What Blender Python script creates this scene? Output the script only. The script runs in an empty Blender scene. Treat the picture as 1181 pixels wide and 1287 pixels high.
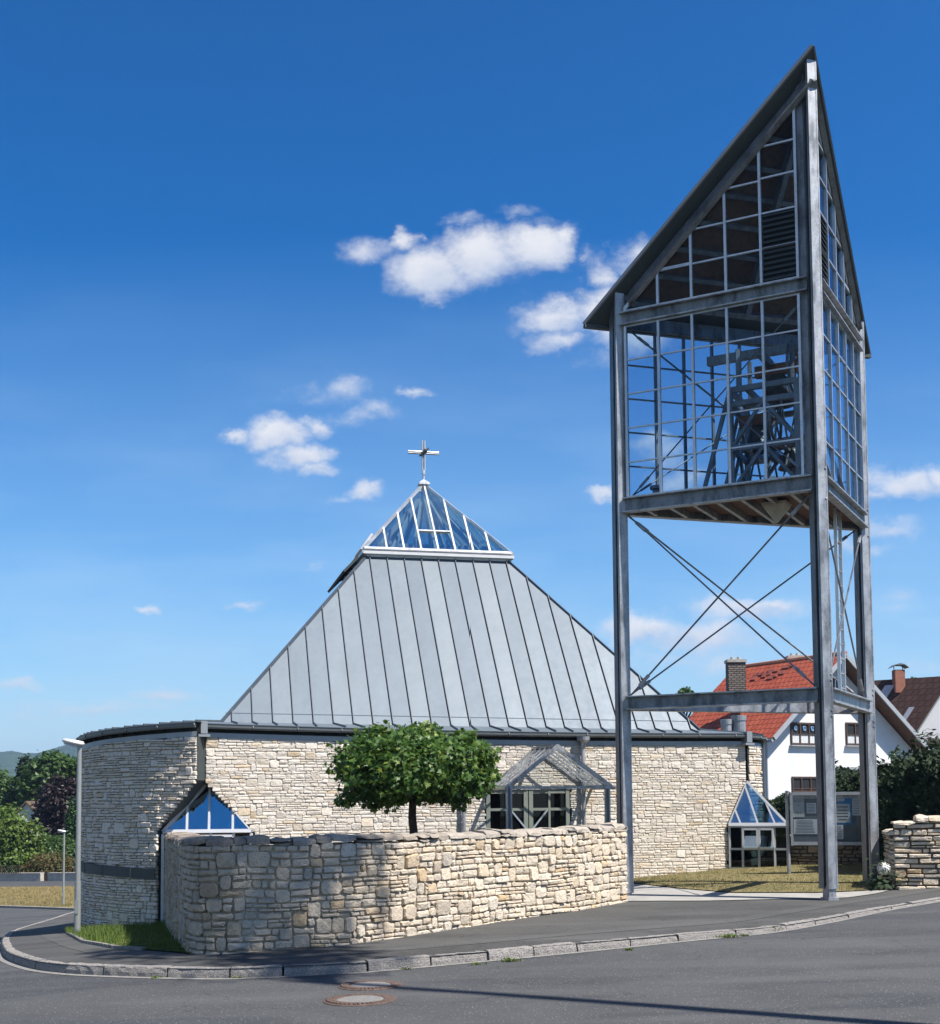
import bpy, bmesh, math, random
from mathutils import Vector, Matrix, noise
random.seed(11)
PI = math.pi
sc = bpy.context.scene
col = sc.collection
def V3(x, y, z): return Vector((x, y, z))
def rad(a): return math.radians(a)

# ------------------------------------------------------------------ camera (a shift lens, eye 2 m up)
FOC, PITCH, ROLL, CY = 1633.4, .0678, -.0079, 897.6
EYE = V3(0, 0, 2)
_f = V3(0, math.cos(PITCH), math.sin(PITCH)); _u = V3(0, -math.sin(PITCH), math.cos(PITCH)); _x = V3(1, 0, 0)
CR = math.cos(ROLL)*_x + math.sin(ROLL)*_u
CU = -math.sin(ROLL)*_x + math.cos(ROLL)*_u
CF = _f
def ray(px, py):
    d = CR*((px-590.5)/FOC) + CU*(-(py-CY)/FOC) + CF
    return d/d.y
def at(px, py, Y): return EYE + ray(px, py)*Y
def proj(p):
    q = Vector(p)-EYE
    return (590.5+FOC*q.dot(CR)/q.dot(CF), CY-FOC*q.dot(CU)/q.dot(CF))
def atx(px, Y, z):
    """point in image column px at depth Y and height z"""
    py = 1000
    for _ in range(6):
        p = at(px, py, Y); py -= (z-p.z)*FOC/Y
    return at(px, py, Y)
cam = bpy.data.objects.new('camera', bpy.data.cameras.new('camera'))
col.objects.link(cam)
cam.matrix_world = Matrix(((CR.x, CU.x, -CF.x, EYE.x), (CR.y, CU.y, -CF.y, EYE.y), (CR.z, CU.z, -CF.z, EYE.z), (0, 0, 0, 1)))
cam.data.sensor_fit = 'HORIZONTAL'; cam.data.sensor_width = 36
cam.data.lens = FOC/1181*36
cam.data.shift_y = (CY-643.5)/1181
cam.data.clip_start = .1; cam.data.clip_end = 9000
sc.camera = cam

# ------------------------------------------------------------------ terrain
def sp(x, w=1.0):
    t = x/w
    return x if t > 30 else w*math.log1p(math.exp(t))
def G(x, y):
    xx = max(-40, min(x, 40))
    z = -.2 + .02*xx + .015*(min(y, 60)-sp(min(y, 60)-22, 2)) + .045*sp(min(xx, 22)-8.6, 1)
    s = -.8*(x+4) + .6*(y-19.2)
    z -= 2.3*math.tanh(.0915*sp(s, 1.2)/2.3)
    return z
def gnd(px, py, off=0.0):
    d = ray(px, py); lo = 4.0; t = 4.0
    while t < 400:
        p = EYE + d*t
        if p.z < G(p.x, p.y)+off: break
        lo = t; t += .5
    hi = t
    for _ in range(30):
        m = (lo+hi)/2; p = EYE + d*m
        if p.z < G(p.x, p.y)+off: hi = m
        else: lo = m
    return EYE + d*hi
KH = .11
def khgt(x): return KH - .075*max(0, min(1, (x-1.0)/6.0))
def PG(x, y): return G(x, y)+khgt(x)
def pgnd(px, py):
    p = gnd(px, py, KH)
    for _ in range(4): p = gnd(px, py, khgt(p.x))
    return p

# ------------------------------------------------------------------ materials
def new_mat(name):
    m = bpy.data.materials.new(name); m.use_nodes = True
    nt = m.node_tree; nt.nodes.clear()
    o = nt.nodes.new('ShaderNodeOutputMaterial')
    return m, nt, o
def N(nt, t, **k):
    n = nt.nodes.new('ShaderNode'+t)
    for a, b in k.items():
        if a.startswith('i_'):
            key = a[2:]
            n.inputs[int(key) if key.isdigit() else key.replace('_', ' ')].default_value = b
        else: setattr(n, a, b)
    return n
def LK(nt, a, b): nt.links.new(a, b)
def ramp(nt, fac, stops, interp='LINEAR'):
    r = nt.nodes.new('ShaderNodeValToRGB'); r.color_ramp.interpolation = interp
    e = r.color_ramp.elements
    while len(e) > 1: e.remove(e[-1])
    e[0].position = stops[0][0]; e[0].color = (*stops[0][1], 1)
    for p, c in stops[1:]:
        x = e.new(p); x.color = (*c, 1)
    LK(nt, fac, r.inputs[0]); return r
def mixc(nt, fac, a, b, mode='MIX'):
    m = nt.nodes.new('ShaderNodeMix'); m.data_type = 'RGBA'; m.blend_type = mode
    for s, v in ((m.inputs[0], fac), (m.inputs[6], a), (m.inputs[7], b)):
        if isinstance(v, (int, float)): s.default_value = v
        elif isinstance(v, tuple): s.default_value = (*v, 1)
        else: LK(nt, v, s)
    return m.outputs[2]
def math_(nt, op, a, b=None, clamp=False):
    m = nt.nodes.new('ShaderNodeMath'); m.operation = op; m.use_clamp = clamp
    for i, v in enumerate((a, b)):
        if v is None: continue
        if isinstance(v, (int, float)): m.inputs[i].default_value = v
        else: LK(nt, v, m.inputs[i])
    return m.outputs[0]
def coords(nt, scale=None):
    g = N(nt, 'NewGeometry')
    if scale is None: return g.outputs['Position']
    mp = N(nt, 'Mapping'); mp.inputs['Scale'].default_value = scale
    LK(nt, g.outputs['Position'], mp.inputs['Vector']); return mp.outputs[0]
def noise_(nt, vec, scale, detail=4, rough=.55):
    n = N(nt, 'TexNoise'); n.inputs['Scale'].default_value = scale; n.inputs['Detail'].default_value = detail
    n.inputs['Roughness'].default_value = rough
    LK(nt, vec, n.inputs['Vector']); return n.outputs['Fac']
def bump(nt, h, strength, dist=.02):
    b = N(nt, 'Bump'); b.inputs['Strength'].default_value = strength; b.inputs['Distance'].default_value = dist
    LK(nt, h, b.inputs['Height']); return b.outputs[0]
def pbsdf(nt, o, color, rough=.6, metal=0.0, normal=None, spec=.5):
    p = N(nt, 'BsdfPrincipled')
    if isinstance(color, tuple): p.inputs['Base Color'].default_value = (*color, 1)
    else: LK(nt, color, p.inputs['Base Color'])
    if isinstance(rough, (int, float)): p.inputs['Roughness'].default_value = rough
    else: LK(nt, rough, p.inputs['Roughness'])
    p.inputs['Metallic'].default_value = metal
    p.inputs['Specular IOR Level'].default_value = spec
    if normal is not None: LK(nt, normal, p.inputs['Normal'])
    LK(nt, p.outputs[0], o.inputs[0]); return p
M = {}
AL = .84          # one calibration of all diffuse colours against the exposure
def al(c): return tuple(v*AL for v in c)
def plain(name, c, rough=.6, metal=0.0, var=.12, scale=6.0, b=.0, spec=.5):
    m, nt, o = new_mat(name)
    n = noise_(nt, coords(nt), scale, 5); c = al(c)
    lo = tuple(v*(1-var) for v in c); hi = tuple(min(1, v*(1+var)) for v in c)
    r = ramp(nt, n, [(.3, lo), (.7, hi)])
    nm = bump(nt, noise_(nt, coords(nt), scale*9, 3), b, .01) if b else None
    pbsdf(nt, o, r.outputs[0], rough, metal, nm, spec)
    M[name] = m; return m

def stone_mat(name, cols, grey, greyamt, bumpd=.5, stain_shade=None):
    m, nt, o = new_mat(name)
    g = N(nt, 'NewGeometry')
    rnd = g.outputs['Random Per Island']; pos = g.outputs['Position']
    cols = [(q, al(c)) for q, c in cols]; grey = al(grey)
    base = ramp(nt, rnd, cols).outputs[0]
    n1 = noise_(nt, pos, 7, 5, .6)
    n2 = noise_(nt, pos, 38, 4, .65)
    c = mixc(nt, math_(nt, 'MULTIPLY', n1, .55), base, mixc(nt, .6, base, (.62, .45, .27)), 'MIX')
    gm = ramp(nt, n1, [(.42, (0, 0, 0)), (.75, (1, 1, 1))]).outputs[0]
    c = mixc(nt, math_(nt, 'MULTIPLY', gm, greyamt), c, grey)
    if stain_shade is not None:
        # broad lichen and weathering blotches, plus shade put into the colour leftwards
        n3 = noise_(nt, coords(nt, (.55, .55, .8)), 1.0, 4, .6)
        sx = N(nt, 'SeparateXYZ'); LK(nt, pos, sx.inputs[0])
        ex = N(nt, 'MapRange'); ex.inputs[1].default_value = stain_shade[0]; ex.inputs[2].default_value = stain_shade[1]
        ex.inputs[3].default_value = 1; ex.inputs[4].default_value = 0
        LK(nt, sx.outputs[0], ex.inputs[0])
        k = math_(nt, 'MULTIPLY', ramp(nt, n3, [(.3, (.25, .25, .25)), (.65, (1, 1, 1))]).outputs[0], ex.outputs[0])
        c = mixc(nt, math_(nt, 'MULTIPLY', k, stain_shade[2]), c, (.16, .125, .092))
    pits = ramp(nt, n2, [(.30, (.45, .42, .38)), (.46, (1, 1, 1))]).outputs[0]
    c = mixc(nt, .75, c, pits, 'MULTIPLY')
    h = math_(nt, 'ADD', math_(nt, 'MULTIPLY', n2, .5), noise_(nt, pos, 14, 3))
    pbsdf(nt, o, c, .93, 0, bump(nt, h, bumpd, .03), .2)
    M[name] = m
stone_mat('stone_church', [(0, (.69, .625, .53)), (.2, (.80, .75, .67)), (.4, (.75, .69, .60)), (.6, (.82, .775, .70)), (.8, (.77, .71, .62)), (.93, (.71, .62, .49)), (.975, (.68, .53, .35)), (1, (.67, .64, .59))], (.62, .585, .535), .4, .5)
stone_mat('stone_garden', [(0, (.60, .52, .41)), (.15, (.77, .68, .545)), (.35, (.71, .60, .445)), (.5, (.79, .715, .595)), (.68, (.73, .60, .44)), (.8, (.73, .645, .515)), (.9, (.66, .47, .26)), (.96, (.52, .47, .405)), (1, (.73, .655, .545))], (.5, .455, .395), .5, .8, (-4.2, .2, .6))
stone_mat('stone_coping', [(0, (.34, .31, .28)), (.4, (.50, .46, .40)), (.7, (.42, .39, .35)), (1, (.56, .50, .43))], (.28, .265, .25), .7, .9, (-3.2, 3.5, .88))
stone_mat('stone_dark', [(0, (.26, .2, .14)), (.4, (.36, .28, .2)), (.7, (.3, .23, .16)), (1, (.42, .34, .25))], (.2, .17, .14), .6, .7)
plain('mortar', (.52, .44, .33), .95, 0, .25, 14, .4, .1)
plain('mortar_church', (.68, .62, .52), .95, 0, .2, 14, .4, .1)
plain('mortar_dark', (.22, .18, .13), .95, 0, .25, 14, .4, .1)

def galv(name, c, rough=.42, metal=.75, patch=.35):
    m, nt, o = new_mat(name)
    p = coords(nt)
    v = N(nt, 'TexVoronoi'); v.inputs['Scale'].default_value = 34; LK(nt, p, v.inputs['Vector'])
    n = noise_(nt, coords(nt, (1, 1, .35)), 5, 5, .6)
    a = ramp(nt, n, [(.35, tuple(x*(1-patch) for x in c)), (.5, c), (.68, tuple(min(1, x*(1+patch*.7)) for x in c))]).outputs[0]
    a = mixc(nt, .16, a, v.outputs['Color'], 'OVERLAY')
    hs = N(nt, 'HueSaturation'); hs.inputs['Saturation'].default_value = .35; LK(nt, a, hs.inputs['Color'])
    rg = math_(nt, 'ADD', math_(nt, 'MULTIPLY', n, .3), rough-.15)
    pbsdf(nt, o, hs.outputs[0], rg, metal, bump(nt, n, .08, .02))
    M[name] = m
galv('galvanised_steel', (.29, .315, .345), .48, .55, .45)
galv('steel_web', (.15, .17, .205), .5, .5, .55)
galv('dark_steel', (.16, .175, .2), .5, .6)
galv('steel_brace', (.17, .18, .20), .45, .6)
galv('aluminium', (.60, .61, .63), .35, .65, .12)
galv('glazing_bar', (.42, .48, .54), .36, .6, .15)
def zinc(name, c, rough=.5):
    m, nt, o = new_mat(name); c = al(c)
    p = coords(nt)
    n = noise_(nt, coords(nt, (1, 1, .25)), 2.2, 5, .6); n2 = noise_(nt, p, 26, 3)
    a = ramp(nt, n, [(.3, tuple(x*.88 for x in c)), (.7, tuple(x*1.1 for x in c))]).outputs[0]
    pbsdf(nt, o, mixc(nt, .12, a, n2, 'OVERLAY'), rough, .25, bump(nt, noise_(nt, p, 2.2, 2), .25, .02))
    M[name] = m
def roof_sheet():
    m, nt, o = new_mat('zinc_roof'); g = N(nt, 'NewGeometry'); p = g.outputs['Position']
    tone = ramp(nt, g.outputs['Random Per Island'], [(q, al(c)) for q, c in [(0, (.128, .160, .192)), (.5, (.148, .182, .214)), (1, (.168, .202, .230))]]).outputs[0]
    st = noise_(nt, coords(nt, (5, 5, .5)), 1.6, 5, .6); bl_ = noise_(nt, coords(nt, (1, 1, .4)), 1.1, 4)
    c = mixc(nt, .55, tone, ramp(nt, st, [(.3, (.80, .80, .80)), (.55, (1, 1, 1)), (.75, (1.16, 1.15, 1.13))]).outputs[0], 'MULTIPLY')
    c = mixc(nt, .5, c, ramp(nt, bl_, [(.3, (.86, .87, .88)), (.7, (1.1, 1.1, 1.1))]).outputs[0], 'MULTIPLY')
    rg = math_(nt, 'ADD', math_(nt, 'MULTIPLY', st, .3), .42)
    pbsdf(nt, o, c, rg, .25, bump(nt, noise_(nt, p, 1.5, 2), .35, .03)); M['zinc_roof'] = m
roof_sheet()
zinc('zinc_seam', (.10, .12, .145), .5)
zinc('zinc_trim', (.34, .365, .38), .45)
zinc('zinc_gutter', (.17, .185, .19), .45)
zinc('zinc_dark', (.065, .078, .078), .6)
plain('white_frame', (.78, .78, .78), .35, 0, .05)
plain('pale_frame', (.60, .61, .63), .35, 0, .05)
plain('grey_frame', (.44, .45, .46), .4, .2, .08)
plain('door_paint', (.30, .31, .25), .5, 0, .1)
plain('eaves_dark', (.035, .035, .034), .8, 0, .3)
plain('wood_brown', (.15, .065, .03), .7, 0, .35, 9)
plain('wood_soffit', (.115, .055, .03), .75, 0, .4, 7)
plain('bell_bronze', (.075, .07, .055), .45, .7, .25)
plain('yoke_red', (.32, .10, .05), .7, 0, .2)
plain('tile_dark', (.24, .055, .035), .8, 0, .3)
plain('lamp_white', (.8, .8, .78), .4, 0, .04)
plain('lamp_pole', (.38, .395, .375), .45, .35, .06)
plain('black', (.012, .012, .013), .6, 0, .1)
plain('plaster_white', (.80, .80, .79), .9, 0, .07, .7, .35, .1)
plain('window_brown', (.08, .045, .028), .55, 0, .2)
plain('curtain', (.7, .71, .7), .9, 0, .12, 30)
plain('chimney_red', (.38, .16, .10), .9, 0, .2)
plain('lead', (.45, .47, .5), .5, .4, .2)
plain('bark', (.075, .055, .04), .95, 0, .45, 14, .8, .1)
plain('concrete_path', (.36, .345, .315), .9, 0, .14, 3, .3, .1)
plain('gutter_sett', (.25, .24, .225), .9, 0, .22, 12, .4, .1)
plain('board_back', (.12, .135, .145), .7, 0, .15)
plain('board_frame', (.36, .37, .38), .4, .4, .1)
plain('paper_white', (.62, .64, .66), .8, 0, .06, 30)
plain('paper_grey', (.50, .53, .52), .8, 0, .06, 30)
plain('paper_blue', (.03, .20, .44), .6, 0, .1, 20)
plain('rust_stain', (.125, .095, .065), .9, 0, .3, 30, .4)
plain('ink', (.05, .055, .07), .8)
plain('flower_white', (.8, .78, .72), .8, 0, .1, 20)
plain('pale_stone', (.5, .46, .4), .9, 0, .2, 6, .4)
plain('manhole_rim', (.13, .085, .065), .8, .1, .4, 22, .8)
plain('manhole_lid', (.20, .19, .175), .9, 0, .2, 20, .5)
plain('fence_wood', (.12, .08, .05), .85, 0, .3)
plain('interior', (.10, .095, .085), .9, 0, .2)
plain('interior_yellow', (.42, .30, .10), .8, 0, .1)

def glass(name, tint, refl=.08, rough=.0, ior=1.5, coat=(1, 1, 1)):
    m, nt, o = new_mat(name)
    t = N(nt, 'BsdfTransparent'); t.inputs[0].default_value = (*tint, 1)
    g = N(nt, 'BsdfGlossy'); g.inputs['Color'].default_value = (*coat, 1); g.inputs['Roughness'].default_value = rough
    nb = bump(nt, noise_(nt, coords(nt), 1.6, 1), .012, .05); LK(nt, nb, g.inputs['Normal'])
    lw = N(nt, 'LayerWeight'); f0 = ((ior-1)/(ior+1))**2+refl
    k = math_(nt, 'ADD', math_(nt, 'MULTIPLY', math_(nt, 'POWER', lw.outputs['Facing'], 4.2), 1-f0), f0, True)
    mx = N(nt, 'MixShader'); LK(nt, k, mx.inputs[0]); LK(nt, t.outputs[0], mx.inputs[1]); LK(nt, g.outputs[0], mx.inputs[2])
    LK(nt, mx.outputs[0], o.inputs[0]); M[name] = m
glass('glass_tower', (.70, .81, .90), -.012, .0, 1.36, (.6, .8, 1))
glass('glass_blue', (.62, .80, .84), .42, .0, 1.75, (.86, 1.0, 1.0))
glass('glass_bay', (.45, .66, .78), .40, .0, 1.75, (.50, .80, 1.0))
glass('glass_dark', (.10, .13, .13), .0, .0, 1.35)
glass('glass_clear', (.85, .88, .9), .0, .0, 1.3)
glass('glass_roof', (.80, .85, .88), .05, .04)

def leafmat(name, cols, trans=.35, rough=.45):
    m, nt, o = new_mat(name)
    g = N(nt, 'NewGeometry')
    n = noise_(nt, g.outputs['Position'], 2.2, 3)
    f = math_(nt, 'ADD', math_(nt, 'MULTIPLY', g.outputs['Random Per Island'], .6), math_(nt, 'MULTIPLY', n, .5))
    c = ramp(nt, f, [(q, al(k)) for q, k in cols]).outputs[0]
    p = N(nt, 'BsdfPrincipled'); LK(nt, c, p.inputs['Base Color']); p.inputs['Roughness'].default_value = rough
    p.inputs['Specular IOR Level'].default_value = .35
    t = N(nt, 'BsdfTranslucent'); hs = N(nt, 'HueSaturation'); hs.inputs['Value'].default_value = 1.4; hs.inputs['Hue'].default_value = .485
    LK(nt, c, hs.inputs['Color']); LK(nt, hs.outputs[0], t.inputs[0])
    mx = N(nt, 'MixShader'); mx.inputs[0].default_value = trans
    LK(nt, p.outputs[0], mx.inputs[1]); LK(nt, t.outputs[0], mx.inputs[2]); LK(nt, mx.outputs[0], o.inputs[0])
    M[name] = m
leafmat('leaf_maple', [(.1, (.03, .078, .015)), (.5, (.06, .135, .022)), (.75, (.105, .19, .03)), (.95, (.27, .32, .06))])
leafmat('leaf_green', [(0, (.035, .075, .018)), (.5, (.06, .12, .028)), (1, (.1, .17, .04))])
leafmat('leaf_light', [(0, (.07, .12, .02)), (.5, (.11, .18, .03)), (1, (.18, .25, .05))])
leafmat('leaf_dark', [(0, (.010, .024, .008)), (.6, (.018, .040, .012)), (1, (.04, .07, .018))], .15, .75)
leafmat('leaf_purple', [(0, (.016, .010, .011)), (.6, (.027, .016, .016)), (1, (.046, .028, .024))], .2)
leafmat('leaf_thuja', [(0, (.03, .085, .02)), (.6, (.05, .125, .028)), (1, (.08, .16, .035))], .2)
leafmat('leaf_rose', [(0, (.07, .10, .025)), (.55, (.12, .12, .035)), (.85, (.16, .10, .04)), (.93, (.32, .06, .07)), (1, (.42, .10, .12))])
leafmat('grass_blade', [(0, (.11, .12, .04)), (.5, (.19, .175, .075)), (1, (.30, .25, .12))], .3, .7)
leafmat('grass_green', [(0, (.06, .11, .015)), (.6, (.1, .16, .025)), (1, (.18, .2, .05))], .3, .7)

def asphalt(name, c, fleck, streak=False):
    m, nt, o = new_mat(name); c = al(c)
    p = coords(nt)
    a = noise_(nt, p, 1.1, 6, .65); b = noise_(nt, p, 55, 3, .7); w = N(nt, 'TexVoronoi'); w.inputs['Scale'].default_value = 46; LK(nt, p, w.inputs['Vector'])
    bs = ramp(nt, a, [(.3, tuple(x*.82 for x in c)), (.7, tuple(x*1.16 for x in c))]).outputs[0]
    bs = mixc(nt, .5, bs, ramp(nt, b, [(.3, (.62, .62, .62)), (.7, (1.3, 1.3, 1.3))]).outputs[0], 'MULTIPLY')
    hs = N(nt, 'SeparateColor'); LK(nt, w.outputs['Color'], hs.inputs[0])
    fl = math_(nt, 'MULTIPLY', math_(nt, 'GREATER_THAN', hs.outputs[0], .86), math_(nt, 'LESS_THAN', w.outputs['Distance'], .26))
    bs = mixc(nt, math_(nt, 'MULTIPLY', fl, fleck), bs, (.55, .52, .47))
    # patches and worn bands with shapes of their own
    pt = noise_(nt, coords(nt, (.16, .5, 1)), 1, 3, .5)
    bs = mixc(nt, math_(nt, 'MULTIPLY', ramp(nt, pt, [(.48, (0, 0, 0)), (.52, (1, 1, 1))]).outputs[0], .16), bs, (.13, .125, .118))
    v2 = N(nt, 'TexVoronoi'); v2.feature = 'DISTANCE_TO_EDGE'; v2.inputs['Scale'].default_value = .35
    wv = N(nt, 'VectorMath'); wv.operation = 'ADD'
    nz = N(nt, 'TexNoise'); nz.inputs['Scale'].default_value = 1.5; nz.inputs['Detail'].default_value = 5; LK(nt, p, nz.inputs['Vector'])
    LK(nt, p, wv.inputs[0]); LK(nt, nz.outputs['Color'], wv.inputs[1]); LK(nt, wv.outputs[0], v2.inputs['Vector'])
    sn = noise_(nt, coords(nt, (.5, .5, 1)), 1, 5, .7)
    bs = mixc(nt, math_(nt, 'MULTIPLY', ramp(nt, sn, [(.56, (0, 0, 0)), (.70, (1, 1, 1))]).outputs[0], .5), bs, (.045, .044, .043))
    wb = noise_(nt, coords(nt, (.10, .9, 1)), 1, 3, .5)
    bs = mixc(nt, math_(nt, 'MULTIPLY', ramp(nt, wb, [(.5, (0, 0, 0)), (.66, (1, 1, 1))]).outputs[0], .4), bs, (.105, .104, .10))
    cr = math_(nt, 'MULTIPLY', math_(nt, 'LESS_THAN', v2.outputs['Distance'], .003), .4)
    bs = mixc(nt, cr, bs, (.02, .02, .02))
    pbsdf(nt, o, bs, .88, 0, bump(nt, math_(nt, 'ADD', b, w.outputs['Distance']), .35, .012), .3)
    M[name] = m
asphalt('asphalt_road', (.060, .062, .064), .5)
asphalt('asphalt_pavement', (.067, .066, .062), .25)
asphalt('asphalt_band', (.084, .083, .078), .3)
def lawnmat(name, a, b, c):
    m, nt, o = new_mat(name); a, b, c = al(a), al(b), al(c)
    p = coords(nt)
    n = noise_(nt, p, .9, 6, .65); n2 = noise_(nt, p, 24, 4, .7)
    cc = ramp(nt, n, [(.3, a), (.5, b), (.68, c)]).outputs[0]
    cc = mixc(nt, math_(nt, 'MULTIPLY', ramp(nt, noise_(nt, p, 2.6, 4, .6), [(.55, (0, 0, 0)), (.66, (1, 1, 1))]).outputs[0], .5), cc, (.24, .185, .115))
    cc = mixc(nt, .7, cc, ramp(nt, n2, [(.3, (.5, .5, .45)), (.7, (1.3, 1.3, 1.2))]).outputs[0], 'MULTIPLY')
    pbsdf(nt, o, cc, .95, 0, bump(nt, n2, .9, .06), .1)
    M[name] = m
lawnmat('lawn_dry', (.18, .165, .07), (.27, .23, .11), (.34, .275, .145))
lawnmat('verge_dry', (.17, .15, .05), (.28, .21, .09), (.34, .26, .12))
lawnmat('field', (.05, .08, .02), (.08, .11, .03), (.13, .14, .05))
lawnmat('grass_fresh', (.06, .10, .015), (.09, .14, .02), (.16, .17, .04))
def granite():
    m, nt, o = new_mat('granite')
    g = N(nt, 'NewGeometry'); p = g.outputs['Position']
    n = noise_(nt, p, 60, 3, .7); n1 = noise_(nt, p, 9, 4)
    c = ramp(nt, n, [(.3, (.14, .13, .125)), (.5, (.32, .305, .29)), (.7, (.52, .5, .47))]).outputs[0]
    c = mixc(nt, .5, c, ramp(nt, g.outputs['Random Per Island'], [(0, (.75, .72, .7)), (1, (1.15, 1.1, 1.06))]).outputs[0], 'MULTIPLY')
    c = mixc(nt, math_(nt, 'MULTIPLY', n1, .35), c, (.2, .17, .13))
    pbsdf(nt, o, c, .85, 0, bump(nt, math_(nt, 'ADD', n1, n), .9, .035), .3); M['granite'] = m
granite()
def tiles(name, c, c2, sx, sz):
    """roof tiles: rows by height, columns across the local X of the roof"""
    m, nt, o = new_mat(name); c, c2 = al(c), al(c2)
    uv = N(nt, 'UVMap'); br = N(nt, 'TexBrick')
    br.offset = .5; br.inputs['Scale'].default_value = 1
    br.inputs['Brick Width'].default_value = sx; br.inputs['Row Height'].default_value = sz
    br.inputs['Mortar Size'].default_value = .022; br.inputs['Mortar Smooth'].default_value = .6; br.inputs['Bias'].default_value = 0
    br.inputs['Color1'].default_value = (*c, 1); br.inputs['Color2'].default_value = (*c2, 1); br.inputs['Mortar'].default_value = (c[0]*.35, c[1]*.3, c[2]*.3, 1)
    LK(nt, uv.outputs[0], br.inputs['Vector'])
    n = noise_(nt, coords(nt), 1.2, 5)
    cc = mixc(nt, .6, br.outputs['Color'], ramp(nt, n, [(.3, (.72, .72, .72)), (.7, (1.15, 1.12, 1.1))]).outputs[0], 'MULTIPLY')
    inv = math_(nt, 'SUBTRACT', 1.0, br.outputs['Fac'])
    pbsdf(nt, o, cc, .8, 0, bump(nt, inv, 1.0, .08), .3); M[name] = m
tiles('tile_red', (.37, .07, .036), (.44, .10, .05), .30, .36)
tiles('tile_brown', (.065, .032, .025), (.09, .045, .035), .36, .4)
tiles('chimney_brick', (.19, .165, .14), (.27, .24, .2), .26, .1)
def hillmat():
    m, nt, o = new_mat('hill_forest')
    p = coords(nt)
    n = noise_(nt, p, .035, 6, .65); n2 = noise_(nt, p, .008, 3)
    c = ramp(nt, n, [(.35, (.015, .035, .012)), (.5, (.03, .06, .02)), (.68, (.06, .09, .03))]).outputs[0]
    c = mixc(nt, ramp(nt, n2, [(.62, (0, 0, 0)), (.68, (1, 1, 1))]).outputs[0], c, (.09, .11, .04))
    pbsdf(nt, o, c, .95, 0, bump(nt, n, 1, 12), .1); M['hill_forest'] = m
hillmat()

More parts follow.
